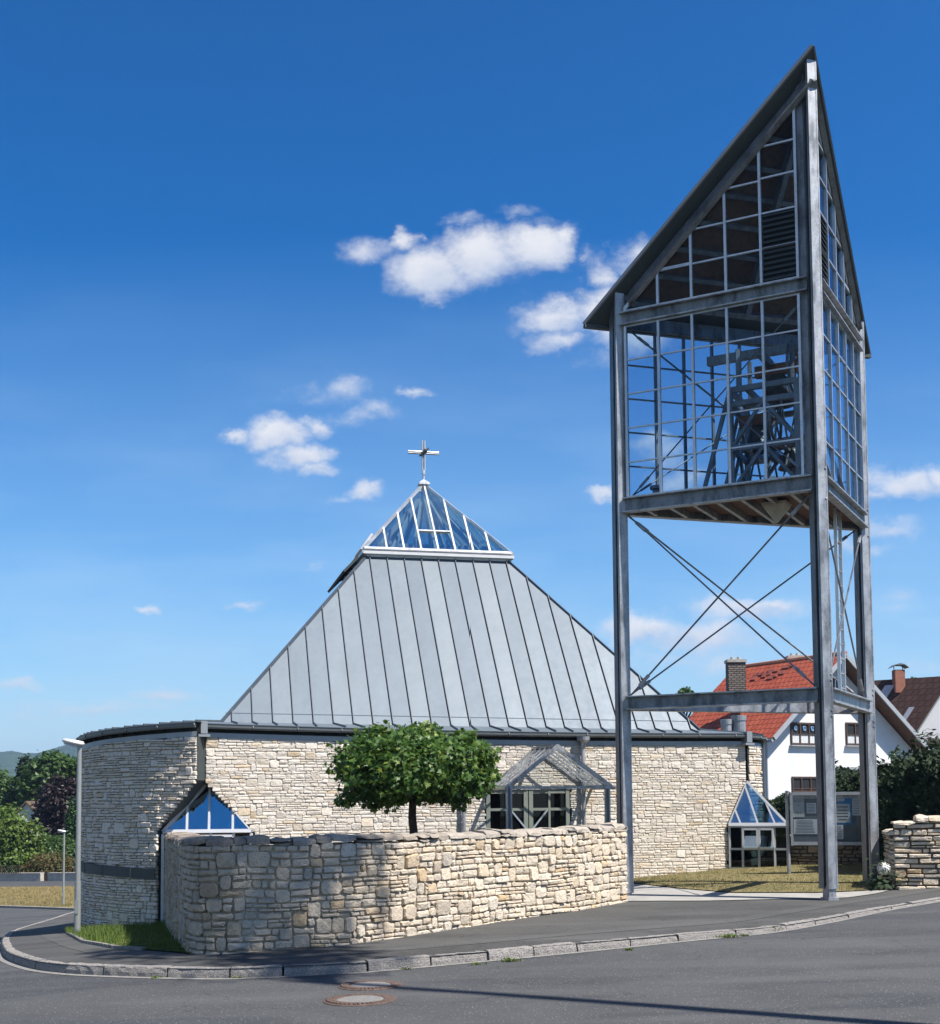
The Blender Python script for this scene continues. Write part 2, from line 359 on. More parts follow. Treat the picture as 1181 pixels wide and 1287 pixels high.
# ------------------------------------------------------------------ mesh builder
OFF = {}
class MB:
    def __init__(s): s.v = []; s.f = []; s.m = []; s.uv = {}
    def add(s, vs, fs, m=0):
        b = len(s.v); s.v += [tuple(p) for p in vs]
        for f in fs: s.f.append(tuple(i+b for i in f)); s.m.append(m)
    def quad(s, a, b, c, d, m=0, uv=None):
        s.add([a, b, c, d], [(0, 1, 2, 3)], m)
        if uv: s.uv[len(s.f)-1] = uv
    def hexa(s, p, m=0):
        """p: 4 bottom points (ccw from above) then 4 top"""
        s.add(p, [(3, 2, 1, 0), (4, 5, 6, 7), (0, 1, 5, 4), (1, 2, 6, 5), (2, 3, 7, 6), (3, 0, 4, 7)], m)
    def box(s, c, ax, ay, az, sx, sy, sz, m=0):
        c = Vector(c); ax = Vector(ax)*sx/2; ay = Vector(ay)*sy/2; az = Vector(az)*sz/2
        s.hexa([c-ax-ay-az, c+ax-ay-az, c+ax+ay-az, c-ax+ay-az, c-ax-ay+az, c+ax-ay+az, c+ax+ay+az, c-ax+ay+az], m)
    def bar(s, a, b, w, h, up=(0, 0, 1), m=0):
        """rectangular bar from a to b; w across, h along 'up'"""
        a = Vector(a); b = Vector(b); d = (b-a); L = d.length
        if L < 1e-6: return
        d /= L; u = Vector(up); u = (u-d*u.dot(d))
        if u.length < 1e-5: u = Vector((1, 0, 0)) - d*d.x
        u.normalize(); x = d.cross(u)
        s.box((a+b)/2, d, x, u, L, w, h, m)
    def tube(s, a, b, r, r2=None, n=8, m=0, cap=True):
        a = Vector(a); b = Vector(b); r2 = r if r2 is None else r2
        d = (b-a)
        if d.length < 1e-6: return
        d.normalize(); u = Vector((0, 0, 1)) if abs(d.z) < .9 else Vector((1, 0, 0))
        x = d.cross(u).normalized(); y = d.cross(x)
        vs = [];
        for c, rr in ((a, r), (b, r2)):
            for k in range(n):
                t = 2*PI*k/n; vs.append(c+x*math.cos(t)*rr+y*math.sin(t)*rr)
        fs = [(k, (k+1) % n, n+(k+1) % n, n+k) for k in range(n)]
        if cap: fs += [tuple(range(n-1, -1, -1)), tuple(range(n, 2*n))]
        s.add(vs, fs, m)
    def lathe(s, c, prof, n=16, m=0, axis=(0, 0, 1), xd=(1, 0, 0)):
        c = Vector(c); az = Vector(axis).normalized(); ax = Vector(xd); ax = (ax-az*ax.dot(az)).normalized(); ay = az.cross(ax)
        vs = [c+ax*(r*math.cos(2*PI*k/n))+ay*(r*math.sin(2*PI*k/n))+az*z for r, z in prof for k in range(n)]
        fs = [(i*n+k, i*n+(k+1) % n, (i+1)*n+(k+1) % n, (i+1)*n+k) for i in range(len(prof)-1) for k in range(n)]
        s.add(vs, fs, m)
    def prism(s, poly, d, m=0):
        """flat polygon thickened by vector d"""
        n = len(poly); d = Vector(d); p = [Vector(q) for q in poly]
        s.add(p+[q+d for q in p], [tuple(range(n-1, -1, -1)), tuple(range(n, 2*n))]+[(k, (k+1) % n, n+(k+1) % n, n+k) for k in range(n)], m)
    def strip(s, A, B, m=0, sub=1, fz=None):
        """ruled surface between two point lists, optionally draped by fz(x,y)"""
        n = len(A); vs = []
        for a, b in zip(A, B):
            for k in range(sub+1):
                p = Vector(a).lerp(Vector(b), k/sub)
                if fz: p.z = fz(p.x, p.y)
                vs.append(p)
        w = sub+1
        s.add(vs, [(i*w+k, (i+1)*w+k, (i+1)*w+k+1, i*w+k+1) for i in range(n-1) for k in range(sub)], m)
    def build(s, name, mats, parent=None, origin=None, smooth=False, label=None, kind=None):
        if isinstance(mats, str): mats = [mats]
        off = OFF[parent.name] if parent is not None else Vector(origin if origin is not None else (0, 0, 0))
        me = bpy.data.meshes.new(name)
        me.from_pydata([(x-off.x, y-off.y, z-off.z) for x, y, z in s.v], [], s.f)
        for k in mats: me.materials.append(M[k])
        me.polygons.foreach_set('material_index', s.m)
        if smooth: me.polygons.foreach_set('use_smooth', [True]*len(s.f))
        if s.uv:
            ul = me.uv_layers.new(name='UVMap')
            for fi, uv in s.uv.items():
                for li, q in zip(me.polygons[fi].loop_indices, uv): ul.data[li].uv = q
        me.update()
        o = bpy.data.objects.new(name, me); col.objects.link(o)
        if parent is not None: o.parent = parent
        else: o.location = off
        OFF[o.name] = off
        if label: o['label'] = label
        if kind: o['kind'] = kind
        return o
def thing(name, label, cat, loc, group=None):
    o = bpy.data.objects.new(name, None); col.objects.link(o); o.location = loc
    o.empty_display_size = .3
    OFF[o.name] = Vector(loc); tag(o, label, cat, group); return o
def tag(o, label, cat, group=None):
    o['label'] = label; o['category'] = cat
    if group: o['group'] = group
    return o
def resample(P, n):
    P = [Vector(p) for p in P]; d = [0]
    for a, b in zip(P, P[1:]): d.append(d[-1]+(b-a).length)
    out = []; j = 0
    for k in range(n):
        t = d[-1]*k/(n-1)
        while j < len(P)-2 and d[j+1] < t: j += 1
        out.append(P[j].lerp(P[j+1], (t-d[j])/max(1e-9, d[j+1]-d[j])))
    return out
def smoothline(P, n):
    """Catmull-Rom through P then even resampling"""
    P = [Vector(p) for p in P]; Q = [P[0]*2-P[1]]+P+[P[-1]*2-P[-2]]; o = []
    for i in range(1, len(Q)-2):
        for k in range(10):
            t = k/10; a, b, c, d = Q[i-1:i+3]
            o.append(.5*((2*b)+(c-a)*t+(2*a-5*b+4*c-d)*t*t+(3*b-a-3*c+d)*t**3))
    o.append(P[-1]); return resample(o, n)

class Path:
    """plan polyline with arc length and outward normals (to the right of travel)"""
    def __init__(s, pts):
        s.p = [Vector((q[0], q[1])) for q in pts]; s.d = [0]
        for a, b in zip(s.p, s.p[1:]): s.d.append(s.d[-1]+(b-a).length)
        s.L = s.d[-1]; n = len(s.p); s.nn = []
        for i in range(n):
            t = (s.p[min(n-1, i+1)]-s.p[max(0, i-1)]).normalized(); s.nn.append(Vector((t.y, -t.x)))
    def __call__(s, u, d=0.0):
        u = max(0, min(s.L, u)); lo, hi = 0, len(s.d)-2
        while lo < hi:
            m = (lo+hi+1)//2
            if s.d[m] <= u: lo = m
            else: hi = m-1
        t = (u-s.d[lo])/max(1e-9, s.d[lo+1]-s.d[lo])
        q = s.p[lo].lerp(s.p[lo+1], t); n = s.nn[lo].lerp(s.nn[lo+1], t)
        return q+n*d
    def at(s, u, d, z): q = s(u, d); return Vector((q.x, q.y, z))

def masonry(mb, path, z0, zt, rows=(.06, .13), wid=(.13, .42), prot=(.012, .035), gap=.010, hole=None, u0=0.0, u1=None, zb=None, seed=1, jump=.10, split=.35, m=0, m_back=1, dback=-.03, wave=.012):
    """roughly coursed rubble: uneven courses, split courses and taller jumpers, each stone a rounded block of its own"""
    rn = random.Random(seed); u1 = path.L if u1 is None else u1
    ztop = max(zt(u0+(u1-u0)*k/20) for k in range(21))
    wv = lambda u, z: wave*noise.noise(V3(u*1.3, z*2.1, seed))
    def bad(u, z): return z > zt(u)+.004 or (zb and z < zb(u)-.14) or (hole and hole(u, z))
    def stone(ua, ub, za, zc):
        um, zm = (ua+ub)/2, (za+zc)/2
        zc = min(zc, zt(um))
        if zc-za < .018: return
        zm = (za+zc)/2
        if bad(um, zm):
            if not (bad(ua, zm) and bad(ub, zm)) and ub-ua > .1:
                w2 = (ub-ua)/2; stone(ua, ua+w2, za, zc); stone(ua+w2, ub, za, zc)
            return
        e = .012
        while bad(ua+e, zm) and ua < um-.03: ua += .015
        while bad(ub-e, zm) and ub > um+.03: ub -= .015
        g = gap*rn.uniform(.7, 1.5); ua += g/2; ub -= g/2; za += g/2; zc -= g/2
        if ub-ua < .02 or zc-za < .012: return
        uc, zm = (ua+ub)/2, (za+zc)/2; hw, hz = (ub-ua)/2, (zc-za)/2
        c = min(hw, hz)*rn.uniform(.22, .5)
        o8 = [(-hw+c, -hz), (hw-c, -hz), (hw, -hz+c), (hw, hz-c), (hw-c, hz), (-hw+c, hz), (-hw, hz-c), (-hw, -hz+c)]
        jt = min(.011, .2*min(hw, hz)); o8 = [(x+rn.uniform(-jt, jt), y+rn.uniform(-jt, jt)) for x, y in o8]
        pr = rn.uniform(*prot); ins = min(.014, .35*min(hw, hz)); tx, tz = rn.uniform(-.25, .25)*pr/max(hw, .05), rn.uniform(-.14, .14)
        vs = []
        for inset, dd in ((0, dback), (.15, pr*.45), (1, pr)):
            for x, y in o8:
                X, Y = x*(1-ins*inset/hw), y*(1-ins*inset/hz)
                ee = (tx*X+tz*Y+rn.uniform(-.003, .003)) if inset else 0
                uu, zz = uc+X, zm+Y
                vs.append(path.at(uu, dd+ee, zz+wv(uu, zz)))
        vs.append(path.at(uc, pr+rn.uniform(-.002, .006), zm+wv(uc, zm)))
        fs = [(r*8+k, r*8+(k+1) % 8, r*8+8+(k+1) % 8, r*8+8+k) for r in (0, 1) for k in range(8)]+[(16+k, 16+(k+1) % 8, 24) for k in range(8)]
        mb.add(vs, fs, m)
    z = z0; blocked = []
    h = rn.uniform(*rows)
    while z < ztop:
        hn = rn.uniform(*rows) if rn.random() < .7 else rn.uniform(rows[0], (rows[0]+rows[1])/2)
        nxt = []; u = u0; blocked.sort()
        while u < u1-.02:
            blk = next(((a, b) for a, b in blocked if a-.001 <= u < b-.001), None)
            if blk: u = blk[1]; continue
            lim = min([a for a, b in blocked if a > u]+[u1])
            q = rn.random()
            if q < jump and lim-u > .12:
                w = min(lim-u, rn.uniform(.75, 1.5)*(h+hn))
                if lim-(u+w) < wid[0]*.6: w = lim-u
                if w < .45: stone(u, u+w, z, z+h+hn); nxt.append((u, u+w)); u += w; continue
            if q < jump+split and h > rows[0]*1.45:
                w = min(lim-u, rn.uniform(.3, .8));
                if lim-(u+w) < wid[0]*.6: w = lim-u
                zs = z+h*rn.uniform(.38, .62)
                for za, zc in ((z, zs), (zs, z+h)):
                    v = u
                    while v < u+w-.005:
                        x = min(u+w-v, rn.uniform(wid[0], wid[1]*.8)); 
                        if u+w-(v+x) < wid[0]*.5: x = u+w-v
                        stone(v, v+x, za, zc); v += x
                u += w; continue
            w = min(lim-u, rn.uniform(*wid)*(.55 if rn.random() < .22 else 1))
            if lim-(u+w) < wid[0]*.6: w = lim-u
            stone(u, u+w, z, z+h); u += w
        blocked = nxt; z += h; h = hn
    bu, bz = .09, .07
    nz = int((ztop-z0)/bz)+1; nu = max(2, int((u1-u0)/bu)); bu = (u1-u0)/nu
    for j in range(nz):
        za = z0+j*bz; run = None
        for i in range(nu+1):
            u = u0+i*bu; ok = False
            if i < nu:
                uu, zz = u+bu/2, za+bz
                ok = zz <= zt(uu) and not (zb and zz < zb(uu)-.18) and not (hole and any(hole(uu+a*bu, zz+b) for a in (-1, 0, 1) for b in (-.08, 0, .03)))
            if ok and run is None: run = u
            if run is not None and (not ok or u-run > .36):
                mb.quad(path.at(run, dback, za), path.at(u, dback, za), path.at(u, dback, za+bz), path.at(run, dback, za+bz), m_back)
                run = u if ok else None

# ------------------------------------------------------------------ light and sky
AZ = Vector((.865, -.502)).normalized(); EL = rad(57)
SUN = V3(AZ.x*math.cos(EL), AZ.y*math.cos(EL), math.sin(EL))
sl = bpy.data.lights.new('sun', 'SUN'); sl.energy = 5.0; sl.angle = rad(.5); sl.color = (1, .955, .89)
so = bpy.data.objects.new('sun', sl); col.objects.link(so); so.rotation_euler = SUN.to_track_quat('Z', 'Y').to_euler(); so.location = (20, -12, 30)
w = bpy.data.worlds.new('World'); sc.world = w; w.use_nodes = True
nt = w.node_tree; nt.nodes.clear()
wo = N(nt, 'OutputWorld'); bg = N(nt, 'Background'); bg.inputs[1].default_value = .11
sky = N(nt, 'TexSky'); sky.sky_type = 'NISHITA'; sky.sun_disc = False; sky.sun_elevation = EL; sky.sun_rotation = math.atan2(SUN.x, SUN.y)
sky.air_density = 1.0; sky.dust_density = .35; sky.ozone_density = 3.0; sky.altitude = 300
tc = N(nt, 'TexCoord'); sx = N(nt, 'SeparateXYZ'); LK(nt, tc.outputs['Generated'], sx.inputs[0])
ay = math_(nt, 'MAXIMUM', math_(nt, 'ABSOLUTE', sx.outputs[1]), .05)
cu = math_(nt, 'DIVIDE', sx.outputs[0], ay); cv = math_(nt, 'DIVIDE', sx.outputs[2], ay)
cb = N(nt, 'CombineXYZ'); LK(nt, cu, cb.inputs[0]); LK(nt, cv, cb.inputs[1])
def wn(scale, detail, rough, off=(0, 0, 0)):
    mp = N(nt, 'Mapping'); mp.inputs['Location'].default_value = off; mp.inputs['Scale'].default_value = (1, 1.25, 1); LK(nt, cb.outputs[0], mp.inputs[0])
    n = N(nt, 'TexNoise'); n.inputs['Scale'].default_value = scale; n.inputs['Detail'].default_value = detail; n.inputs['Roughness'].default_value = rough
    LK(nt, mp.outputs[0], n.inputs['Vector']); return n
# cumulus: soft lumps in the sky whose edges are broken by noise
warp = wn(26, 6, .62); wm = N(nt, 'VectorMath'); wm.operation = 'MULTIPLY_ADD'
LK(nt, warp.outputs['Color'], wm.inputs[0]); wm.inputs[1].default_value = (.050, .036, 0); wm.inputs[2].default_value = (-.025, -.018, 0)
wa = N(nt, 'VectorMath'); wa.operation = 'ADD'; LK(nt, cb.outputs[0], wa.inputs[0]); LK(nt, wm.outputs[0], wa.inputs[1])
CL = [(455, 318, 42, 22, .75), (505, 303, 22, 16, .7), (588, 276, 30, 12, .45), (648, 268, 30, 10, .4), (545, 345, 62, 34, 1), (610, 325, 70, 42, 1.1), (672, 312, 54, 34, 1.05), (712, 300, 24, 18, .8),
      (752, 345, 20, 28, .6), (800, 318, 38, 30, .8), (700, 400, 62, 28, 1.0), (760, 395, 60, 32, 1), (705, 432, 45, 18, .8), (790, 425, 50, 30, 1.0), (760, 455, 60, 14, .35),
      (292, 549, 20, 11, .8), (345, 545, 44, 22, 1), (395, 535, 26, 16, .9), (375, 572, 46, 18, .9), (395, 588, 26, 10, .6), (395, 500, 60, 16, .42), (435, 490, 30, 24, .5), (480, 518, 40, 18, .55), (440, 525, 40, 14, .5), (522, 489, 24, 11, .8),
      (462, 616, 28, 14, .8), (430, 626, 30, 8, .35), (757, 622, 22, 10, .7), (1140, 605, 60, 24, .95), (1100, 620, 40, 16, .7), (1190, 600, 40, 20, .9), (1105, 660, 60, 18, .6), (1090, 690, 50, 12, .5), (830, 560, 40, 20, .6), (860, 600, 50, 20, .6),
      (188, 770, 16, 6, .5), (308, 764, 30, 7, .6), (400, 715, 30, 5, .3), (812, 790, 56, 24, 1.0), (880, 800, 90, 28, .85), (935, 765, 80, 18, .8), (965, 760, 55, 14, .75), (850, 830, 80, 16, .4), (900, 840, 60, 16, .4), (1130, 745, 40, 10, .4), (1150, 835, 50, 12, .35), (1120, 760, 40, 12, .3),
      (205, 874, 60, 11, .6), (15, 862, 36, 10, .6), (120, 890, 100, 12, .45), (180, 890, 120, 10, .4), (30, 905, 60, 10, .35), (230, 878, 26, 6, .5), (1160, 950, 60, 20, .2)]
acc = None; yac = None
for px, py, rx, ry, a in CL:
    d = ray(px, py)
    s1 = N(nt, 'VectorMath'); s1.operation = 'SUBTRACT'; LK(nt, wa.outputs[0], s1.inputs[0]); s1.inputs[1].default_value = (d.x, d.z, 0)
    s2 = N(nt, 'VectorMath'); s2.operation = 'MULTIPLY'; LK(nt, s1.outputs[0], s2.inputs[0]); s2.inputs[1].default_value = (FOC/rx/1.32, FOC/ry/1.3, 0)
    s3 = N(nt, 'VectorMath'); s3.operation = 'LENGTH'; LK(nt, s2.outputs[0], s3.inputs[0])
    q = math_(nt, 'MULTIPLY', math_(nt, 'SUBTRACT', 1.0, s3.outputs['Value'], True), a)
    sy_ = N(nt, 'SeparateXYZ'); LK(nt, s2.outputs[0], sy_.inputs[0]); yq = math_(nt, 'MULTIPLY', q, sy_.outputs[1]); yac = yq if yac is None else math_(nt, 'ADD', yac, yq)
    acc = q if acc is None else math_(nt, 'MAXIMUM', acc, q)
n1 = wn(17, 8, .66, (3, 1, 0)).outputs['Fac']
dens = math_(nt, 'ADD', acc, math_(nt, 'MULTIPLY', math_(nt, 'SUBTRACT', n1, .535), 1.15))
mr = N(nt, 'MapRange'); mr.interpolation_type = 'SMOOTHSTEP'; mr.inputs[1].default_value = .0; mr.inputs[2].default_value = .78; LK(nt, dens, mr.inputs[0])
gm_ = N(nt, 'MapRange'); gm_.inputs[1].default_value = .0; gm_.inputs[2].default_value = .16; LK(nt, acc, gm_.inputs[0]); gate = gm_.outputs[0]
cm = math_(nt, 'MULTIPLY', math_(nt, 'MULTIPLY', mr.outputs[0], gate), .90)
# thin high veil towards the horizon
veil = N(nt, 'MapRange'); veil.inputs[1].default_value = .45; veil.inputs[2].default_value = .0; veil.inputs[3].default_value = 0; veil.inputs[4].default_value = .95; LK(nt, cv, veil.inputs[0])
vn = N(nt, 'MapRange'); vn.inputs[1].default_value = .42; vn.inputs[2].default_value = .68
vmap = N(nt, 'Mapping'); vmap.inputs['Scale'].default_value = (2.2, 9, 1); LK(nt, cb.outputs[0], vmap.inputs[0])
vno = N(nt, 'TexNoise'); vno.inputs['Scale'].default_value = 2.3; vno.inputs['Detail'].default_value = 6; LK(nt, vmap.outputs[0], vno.inputs['Vector']); LK(nt, vno.outputs['Fac'], vn.inputs[0])
vl = math_(nt, 'MULTIPLY', math_(nt, 'POWER', veil.outputs[0], 1.2), math_(nt, 'ADD', math_(nt, 'MULTIPLY', vn.outputs[0], .28), .68), True)
gk = N(nt, 'VectorMath'); gk.operation = 'SCALE'; gk.inputs[3].default_value = .25; LK(nt, sky.outputs[0], gk.inputs[0])
gm0 = N(nt, 'Gamma'); gm0.inputs[1].default_value = 1.25; LK(nt, gk.outputs[0], gm0.inputs[0])
gk2 = N(nt, 'VectorMath'); gk2.operation = 'SCALE'; gk2.inputs[3].default_value = 2.85; LK(nt, gm0.outputs[0], gk2.inputs[0])
hs = N(nt, 'HueSaturation'); hs.inputs['Saturation'].default_value = 1.48; hs.inputs['Hue'].default_value = .503; LK(nt, gk2.outputs[0], hs.inputs['Color'])
shade = ramp(nt, math_(nt, 'ADD', math_(nt, 'ADD', math_(nt, 'MULTIPLY', yac, 1.25), .42), math_(nt, 'MULTIPLY', math_(nt, 'SUBTRACT', n1, .5), 1.3)), [(.0, (3.1, 3.45, 4.2)), (.4, (3.95, 4.1, 4.5)), (.85, (4.7, 4.7, 4.8))]).outputs[0]
c1 = mixc(nt, vl, hs.outputs[0], (2.75, 4.0, 5.1))
c2 = mixc(nt, cm, c1, shade)
# unseen cumulus added overhead and behind the camera to whiten the fill light
om = N(nt, 'Mapping'); om.inputs['Scale'].default_value = (1, 1, 1.4); LK(nt, tc.outputs['Generated'], om.inputs[0])
on = N(nt, 'TexNoise'); on.inputs['Scale'].default_value = 2.6; on.inputs['Detail'].default_value = 8; on.inputs['Roughness'].default_value = .58; LK(nt, om.outputs[0], on.inputs['Vector'])
od = N(nt, 'MapRange'); od.interpolation_type = 'SMOOTHSTEP'; od.inputs[1].default_value = .50; od.inputs[2].default_value = .64; LK(nt, on.outputs['Fac'], od.inputs[0])
up_ = N(nt, 'MapRange'); up_.inputs[1].default_value = .60; up_.inputs[2].default_value = .72; LK(nt, sx.outputs[2], up_.inputs[0])
bk_ = N(nt, 'MapRange'); bk_.inputs[1].default_value = .35; bk_.inputs[2].default_value = .1; LK(nt, sx.outputs[1], bk_.inputs[0])
om_ = math_(nt, 'MULTIPLY', od.outputs[0], math_(nt, 'MAXIMUM', up_.outputs[0], bk_.outputs[0], True))
c2 = mixc(nt, math_(nt, 'MULTIPLY', om_, .9), c2, ramp(nt, on.outputs['Fac'], [(.5, (2.5, 2.55, 2.7)), (.68, (3.3, 3.3, 3.3))]).outputs[0])
LK(nt, c2, bg.inputs[0]); LK(nt, bg.outputs[0], wo.inputs[0])
sc.view_settings.view_transform = 'Standard'; sc.view_settings.look = 'None'; sc.view_settings.exposure = .85; sc.view_settings.gamma = 1
sc.cycles.max_bounces = 8; sc.cycles.transparent_max_bounces = 24; sc.cycles.caustics_reflective = False; sc.cycles.caustics_refractive = False
sc.cycles.use_denoising = True

# ------------------------------------------------------------------ ground, road, pavement, lawn
mb = MB()
def axis(lo, hi, near, step):
    a = []; x = 0.0
    while x < near: a.append(x); x += step
    s = step
    while x < hi: a.append(x); s *= 1.35; x += s
    a.append(hi)
    b = [-q for q in a[1:] if q < -lo]+[lo]
    return sorted(set(round(q, 3) for q in a+b))
xs = axis(-2600, 2600, 44, 2); ys = [y for y in axis(-300, 3200, 100, 2)]
W = len(xs)
vs = [(x, y, G(x, y)-.06) for y in ys for x in xs]
mb.add(vs, [(j*W+i, j*W+i+1, (j+1)*W+i+1, (j+1)*W+i) for j in range(len(ys)-1) for i in range(W-1)])
mb.build('ground', 'field', kind='structure', smooth=True)
mb = MB()
nx, ny = 80, 110
vs = [(-46+i, -12+j, G(-46+i, -12+j)) for j in range(ny) for i in range(nx)]
mb.add(vs, [(j*nx+i, j*nx+i+1, (j+1)*nx+i+1, (j+1)*nx+i) for j in range(ny-1) for i in range(nx-1)])
mb.build('road', 'asphalt_road', kind='structure', smooth=True)

outer_px = [(92, 1146), (60, 1156), (34, 1164), (15.9, 1169.6), (5, 1177), (2.5, 1184), (4, 1190), (10.7, 1197.6), (35.6, 1206), (74.7, 1212), (142, 1215.5), (249, 1218), (320, 1217), (420, 1212), (467, 1209.4), (637.6, 1194), (740, 1185), (867, 1174), (964, 1166), (1038.7, 1154.7), (1113, 1141), (1181, 1130), (1260, 1116), (1400, 1094)]
kerb_line = smoothline([pgnd(*q) for q in outer_px], 260)
inner_px = [(102, 1162), (150, 1166), (195, 1165), (235, 1180), (317, 1183), (420, 1178), (520, 1165), (650, 1145), (787, 1127), (860, 1124), (900, 1124), (1001, 1124), (1095, 1119), (1117, 1115), (1181, 1106), (1260, 1098), (1400, 1082)]
inner_line = smoothline([pgnd(*q) for q in inner_px], 260)
mb = MB(); mb.strip(kerb_line, inner_line, sub=14, fz=PG)
mb.build('pavement', 'asphalt_pavement', kind='structure', smooth=True)
# kerb of granite blocks
kp = Path(kerb_line); mb = MB(); u = 0.0; rn = random.Random(4)
while u < kp.L-.4:
    Lb = rn.uniform(.62, 1.05); n = 9; g = .012
    A = []; 
    jt, jo = rn.uniform(-.006, .006), rn.uniform(-.008, .008)
    for k in range(n+1):
        uu = min(kp.L, u+g+(Lb-2*g)*k/n)
        for d, dz in ((-.14, .004), (-.08, .008), (-.018, .004), (.0, -.016), (.012, -.06), (.022, -.25)):
            p = kp(uu, d+jo+rn.uniform(-.006, .006)); A.append((p.x, p.y, PG(p.x, p.y)+dz+jt+rn.uniform(-.005, .005)))
    fs = [(i*6+k, i*6+k+1, i*6+k+7, i*6+k+6) for i in range(n) for k in range(5)]
    fs += [tuple(range(6)), tuple(n*6+k for k in range(5, -1, -1))]
    mb.add(A, fs); u += Lb
mb.build('kerb', 'granite', kind='structure')
mb = MB(); A = []; B = []
for k in range(0, 300):
    uu = kp.L*k/299; p = kp(uu, .02); q = kp(uu, .12)
    A.append((p.x, p.y, 0)); B.append((q.x, q.y, 0))
mb.strip(A, B, fz=lambda x, y: G(x, y)+.005)
mb.build('kerb_strip', 'gutter_sett', kind='structure')

# lighter band where the pavement was dug up and closed again
A = []; B = []
for k in range(200):
    uu = 9+(kp.L-12)*k/199; wob = .05*noise.noise(V3(uu*.7, 0, 0)); p = kp(uu, -.78+wob); q = kp(uu, -1.12+wob*.6); A.append((p.x, p.y, 0)); B.append((q.x, q.y, 0))
mb = MB(); mb.strip(A, B, fz=lambda x, y: PG(x, y)+.004); mb.build('pavement_band', 'asphalt_band', kind='structure')
# concrete path under the tower, lawn behind it, grass patch by the lamp
pt = [pgnd(*q) for q in [(780, 1110), (795, 1111.7), (852, 1118), (919, 1123.5), (1027, 1123.5), (1083, 1121), (1125, 1118)]]
pb = [pgnd(*q) for q in [(770, 1135), (789, 1133.4), (889, 1133), (1001, 1130.4), (1040, 1130), (1065, 1129), (1100, 1124)]]
pt = resample(pt, 50); pb = resample(pb, 50)
mb = MB(); mb.strip(pb, pt, sub=8, fz=lambda x, y: PG(x, y)+.012)
mb.build('path', 'concrete_path', kind='structure')
LG = lambda x, y: PG(x, y)+.03+.17*max(0, min(1, (x-3.5)/4))*max(0, min(1, (y-27)/5))
lt = [Vector((x, 38 if x < 9 else 33, 0)) for x in (1.5, 3, 5, 7, 9, 11.5)]
mb = MB(); lt = resample(lt, 50); la = [p.copy() for p in pt]; la[-1] = Vector((11.5, 27.5, 0))
mb.strip(la, lt, sub=16, fz=LG); mb.build('lawn', 'lawn_dry', kind='structure', smooth=True)
gp_a = resample([pgnd(*q) for q in [(85, 1173.6), (99, 1181), (105.7, 1185.5), (142.7, 1192), (169, 1194), (240, 1200)]], 24)
gp_b = resample([pgnd(*q) for q in [(86, 1172), (110, 1169), (124, 1168.6), (160, 1163), (200, 1160), (240, 1160)]], 24)
mb = MB(); mb.strip(gp_a, gp_b, sub=6, fz=lambda x, y: PG(x, y)+.02); mb.build('grass_bed', 'grass_fresh', kind='structure', smooth=True)
mb = MB(); ge = Path(gp_a)
for k in range(40):
    p, q = ge(ge.L*k/40+.01, .0), ge(ge.L*(k+1)/40-.01, .0)
    if proj((p.x, p.y, PG(p.x, p.y)))[0] > 168: break
    mb.bar((p.x, p.y, PG(p.x, p.y)+.01), (q.x, q.y, PG(q.x, q.y)+.01), .07, .06)
mb.build('edging', 'granite', kind='structure')
mb = MB()
va = smoothline([gnd(*q) for q in [(-160, 1137), (-60, 1139), (0, 1140.5), (60, 1142.5), (100, 1144), (180, 1145)]], 40)
vb = smoothline([gnd(*q) for q in [(-160, 1115), (-60, 1115.5), (0, 1116), (60, 1115.5), (100, 1115), (180, 1114.5)]], 40)
mb.strip(va, vb, sub=10, fz=lambda x, y: G(x, y)+.05); mb.build('verge', 'verge_dry', kind='structure', smooth=True)
mb = MB()
for a, b in zip(va, va[1:]):
    mb.bar(a+V3(0, -.1, .02), b+V3(0, -.1, .02), .22, .12)
mb.build('far_kerb', 'granite', kind='structure')

# grass blades
def blades(name, area, fz, n, mat, h=(.03, .09), seed=3):
    rn = random.Random(seed); mb = MB(); A, B = area
    for _ in range(n):
        t = rn.random()*(len(A)-1); i = int(t); f = t-i
        a = Vector(A[i]).lerp(Vector(A[i+1]), f) if i+1 < len(A) else Vector(A[i])
        b = Vector(B[i]).lerp(Vector(B[i+1]), f) if i+1 < len(B) else Vector(B[i])
        p = a.lerp(b, rn.random()); z = fz(p.x, p.y)
        for _k in range(3):
            an = rn.uniform(0, 2*PI); hh = rn.uniform(*h); d = V3(math.cos(an), math.sin(an), 0); le = d*hh*rn.uniform(.2, .9); s = d.cross(V3(0, 0, 1))*.006
            o = V3(p.x+rn.uniform(-.04, .04), p.y+rn.uniform(-.04, .04), z-.01)
            mb.add([o-s, o+s, o+le+V3(0, 0, hh)], [(0, 1, 2)])
    return mb.build(name, mat, kind='stuff')
tag(blades('lawn_grass', (la, [a.lerp(b, .85) for a, b in zip(la, lt)]), LG, 9000, 'grass_blade', (.02, .06)), 'dry yellowish lawn grass between church and bell tower', 'grass')
tag(blades('patch_grass', (gp_a, gp_b), lambda x, y: PG(x, y)+.02, 3500, 'grass_green', (.04, .16), 5), 'fresh green grass patch at the foot of the round church wall', 'grass')
tag(blades('verge_grass', (va, vb), lambda x, y: G(x, y)+.05, 7000, 'grass_blade', (.05, .16), 7), 'sun-bleached grass of the verge across the side street', 'grass')
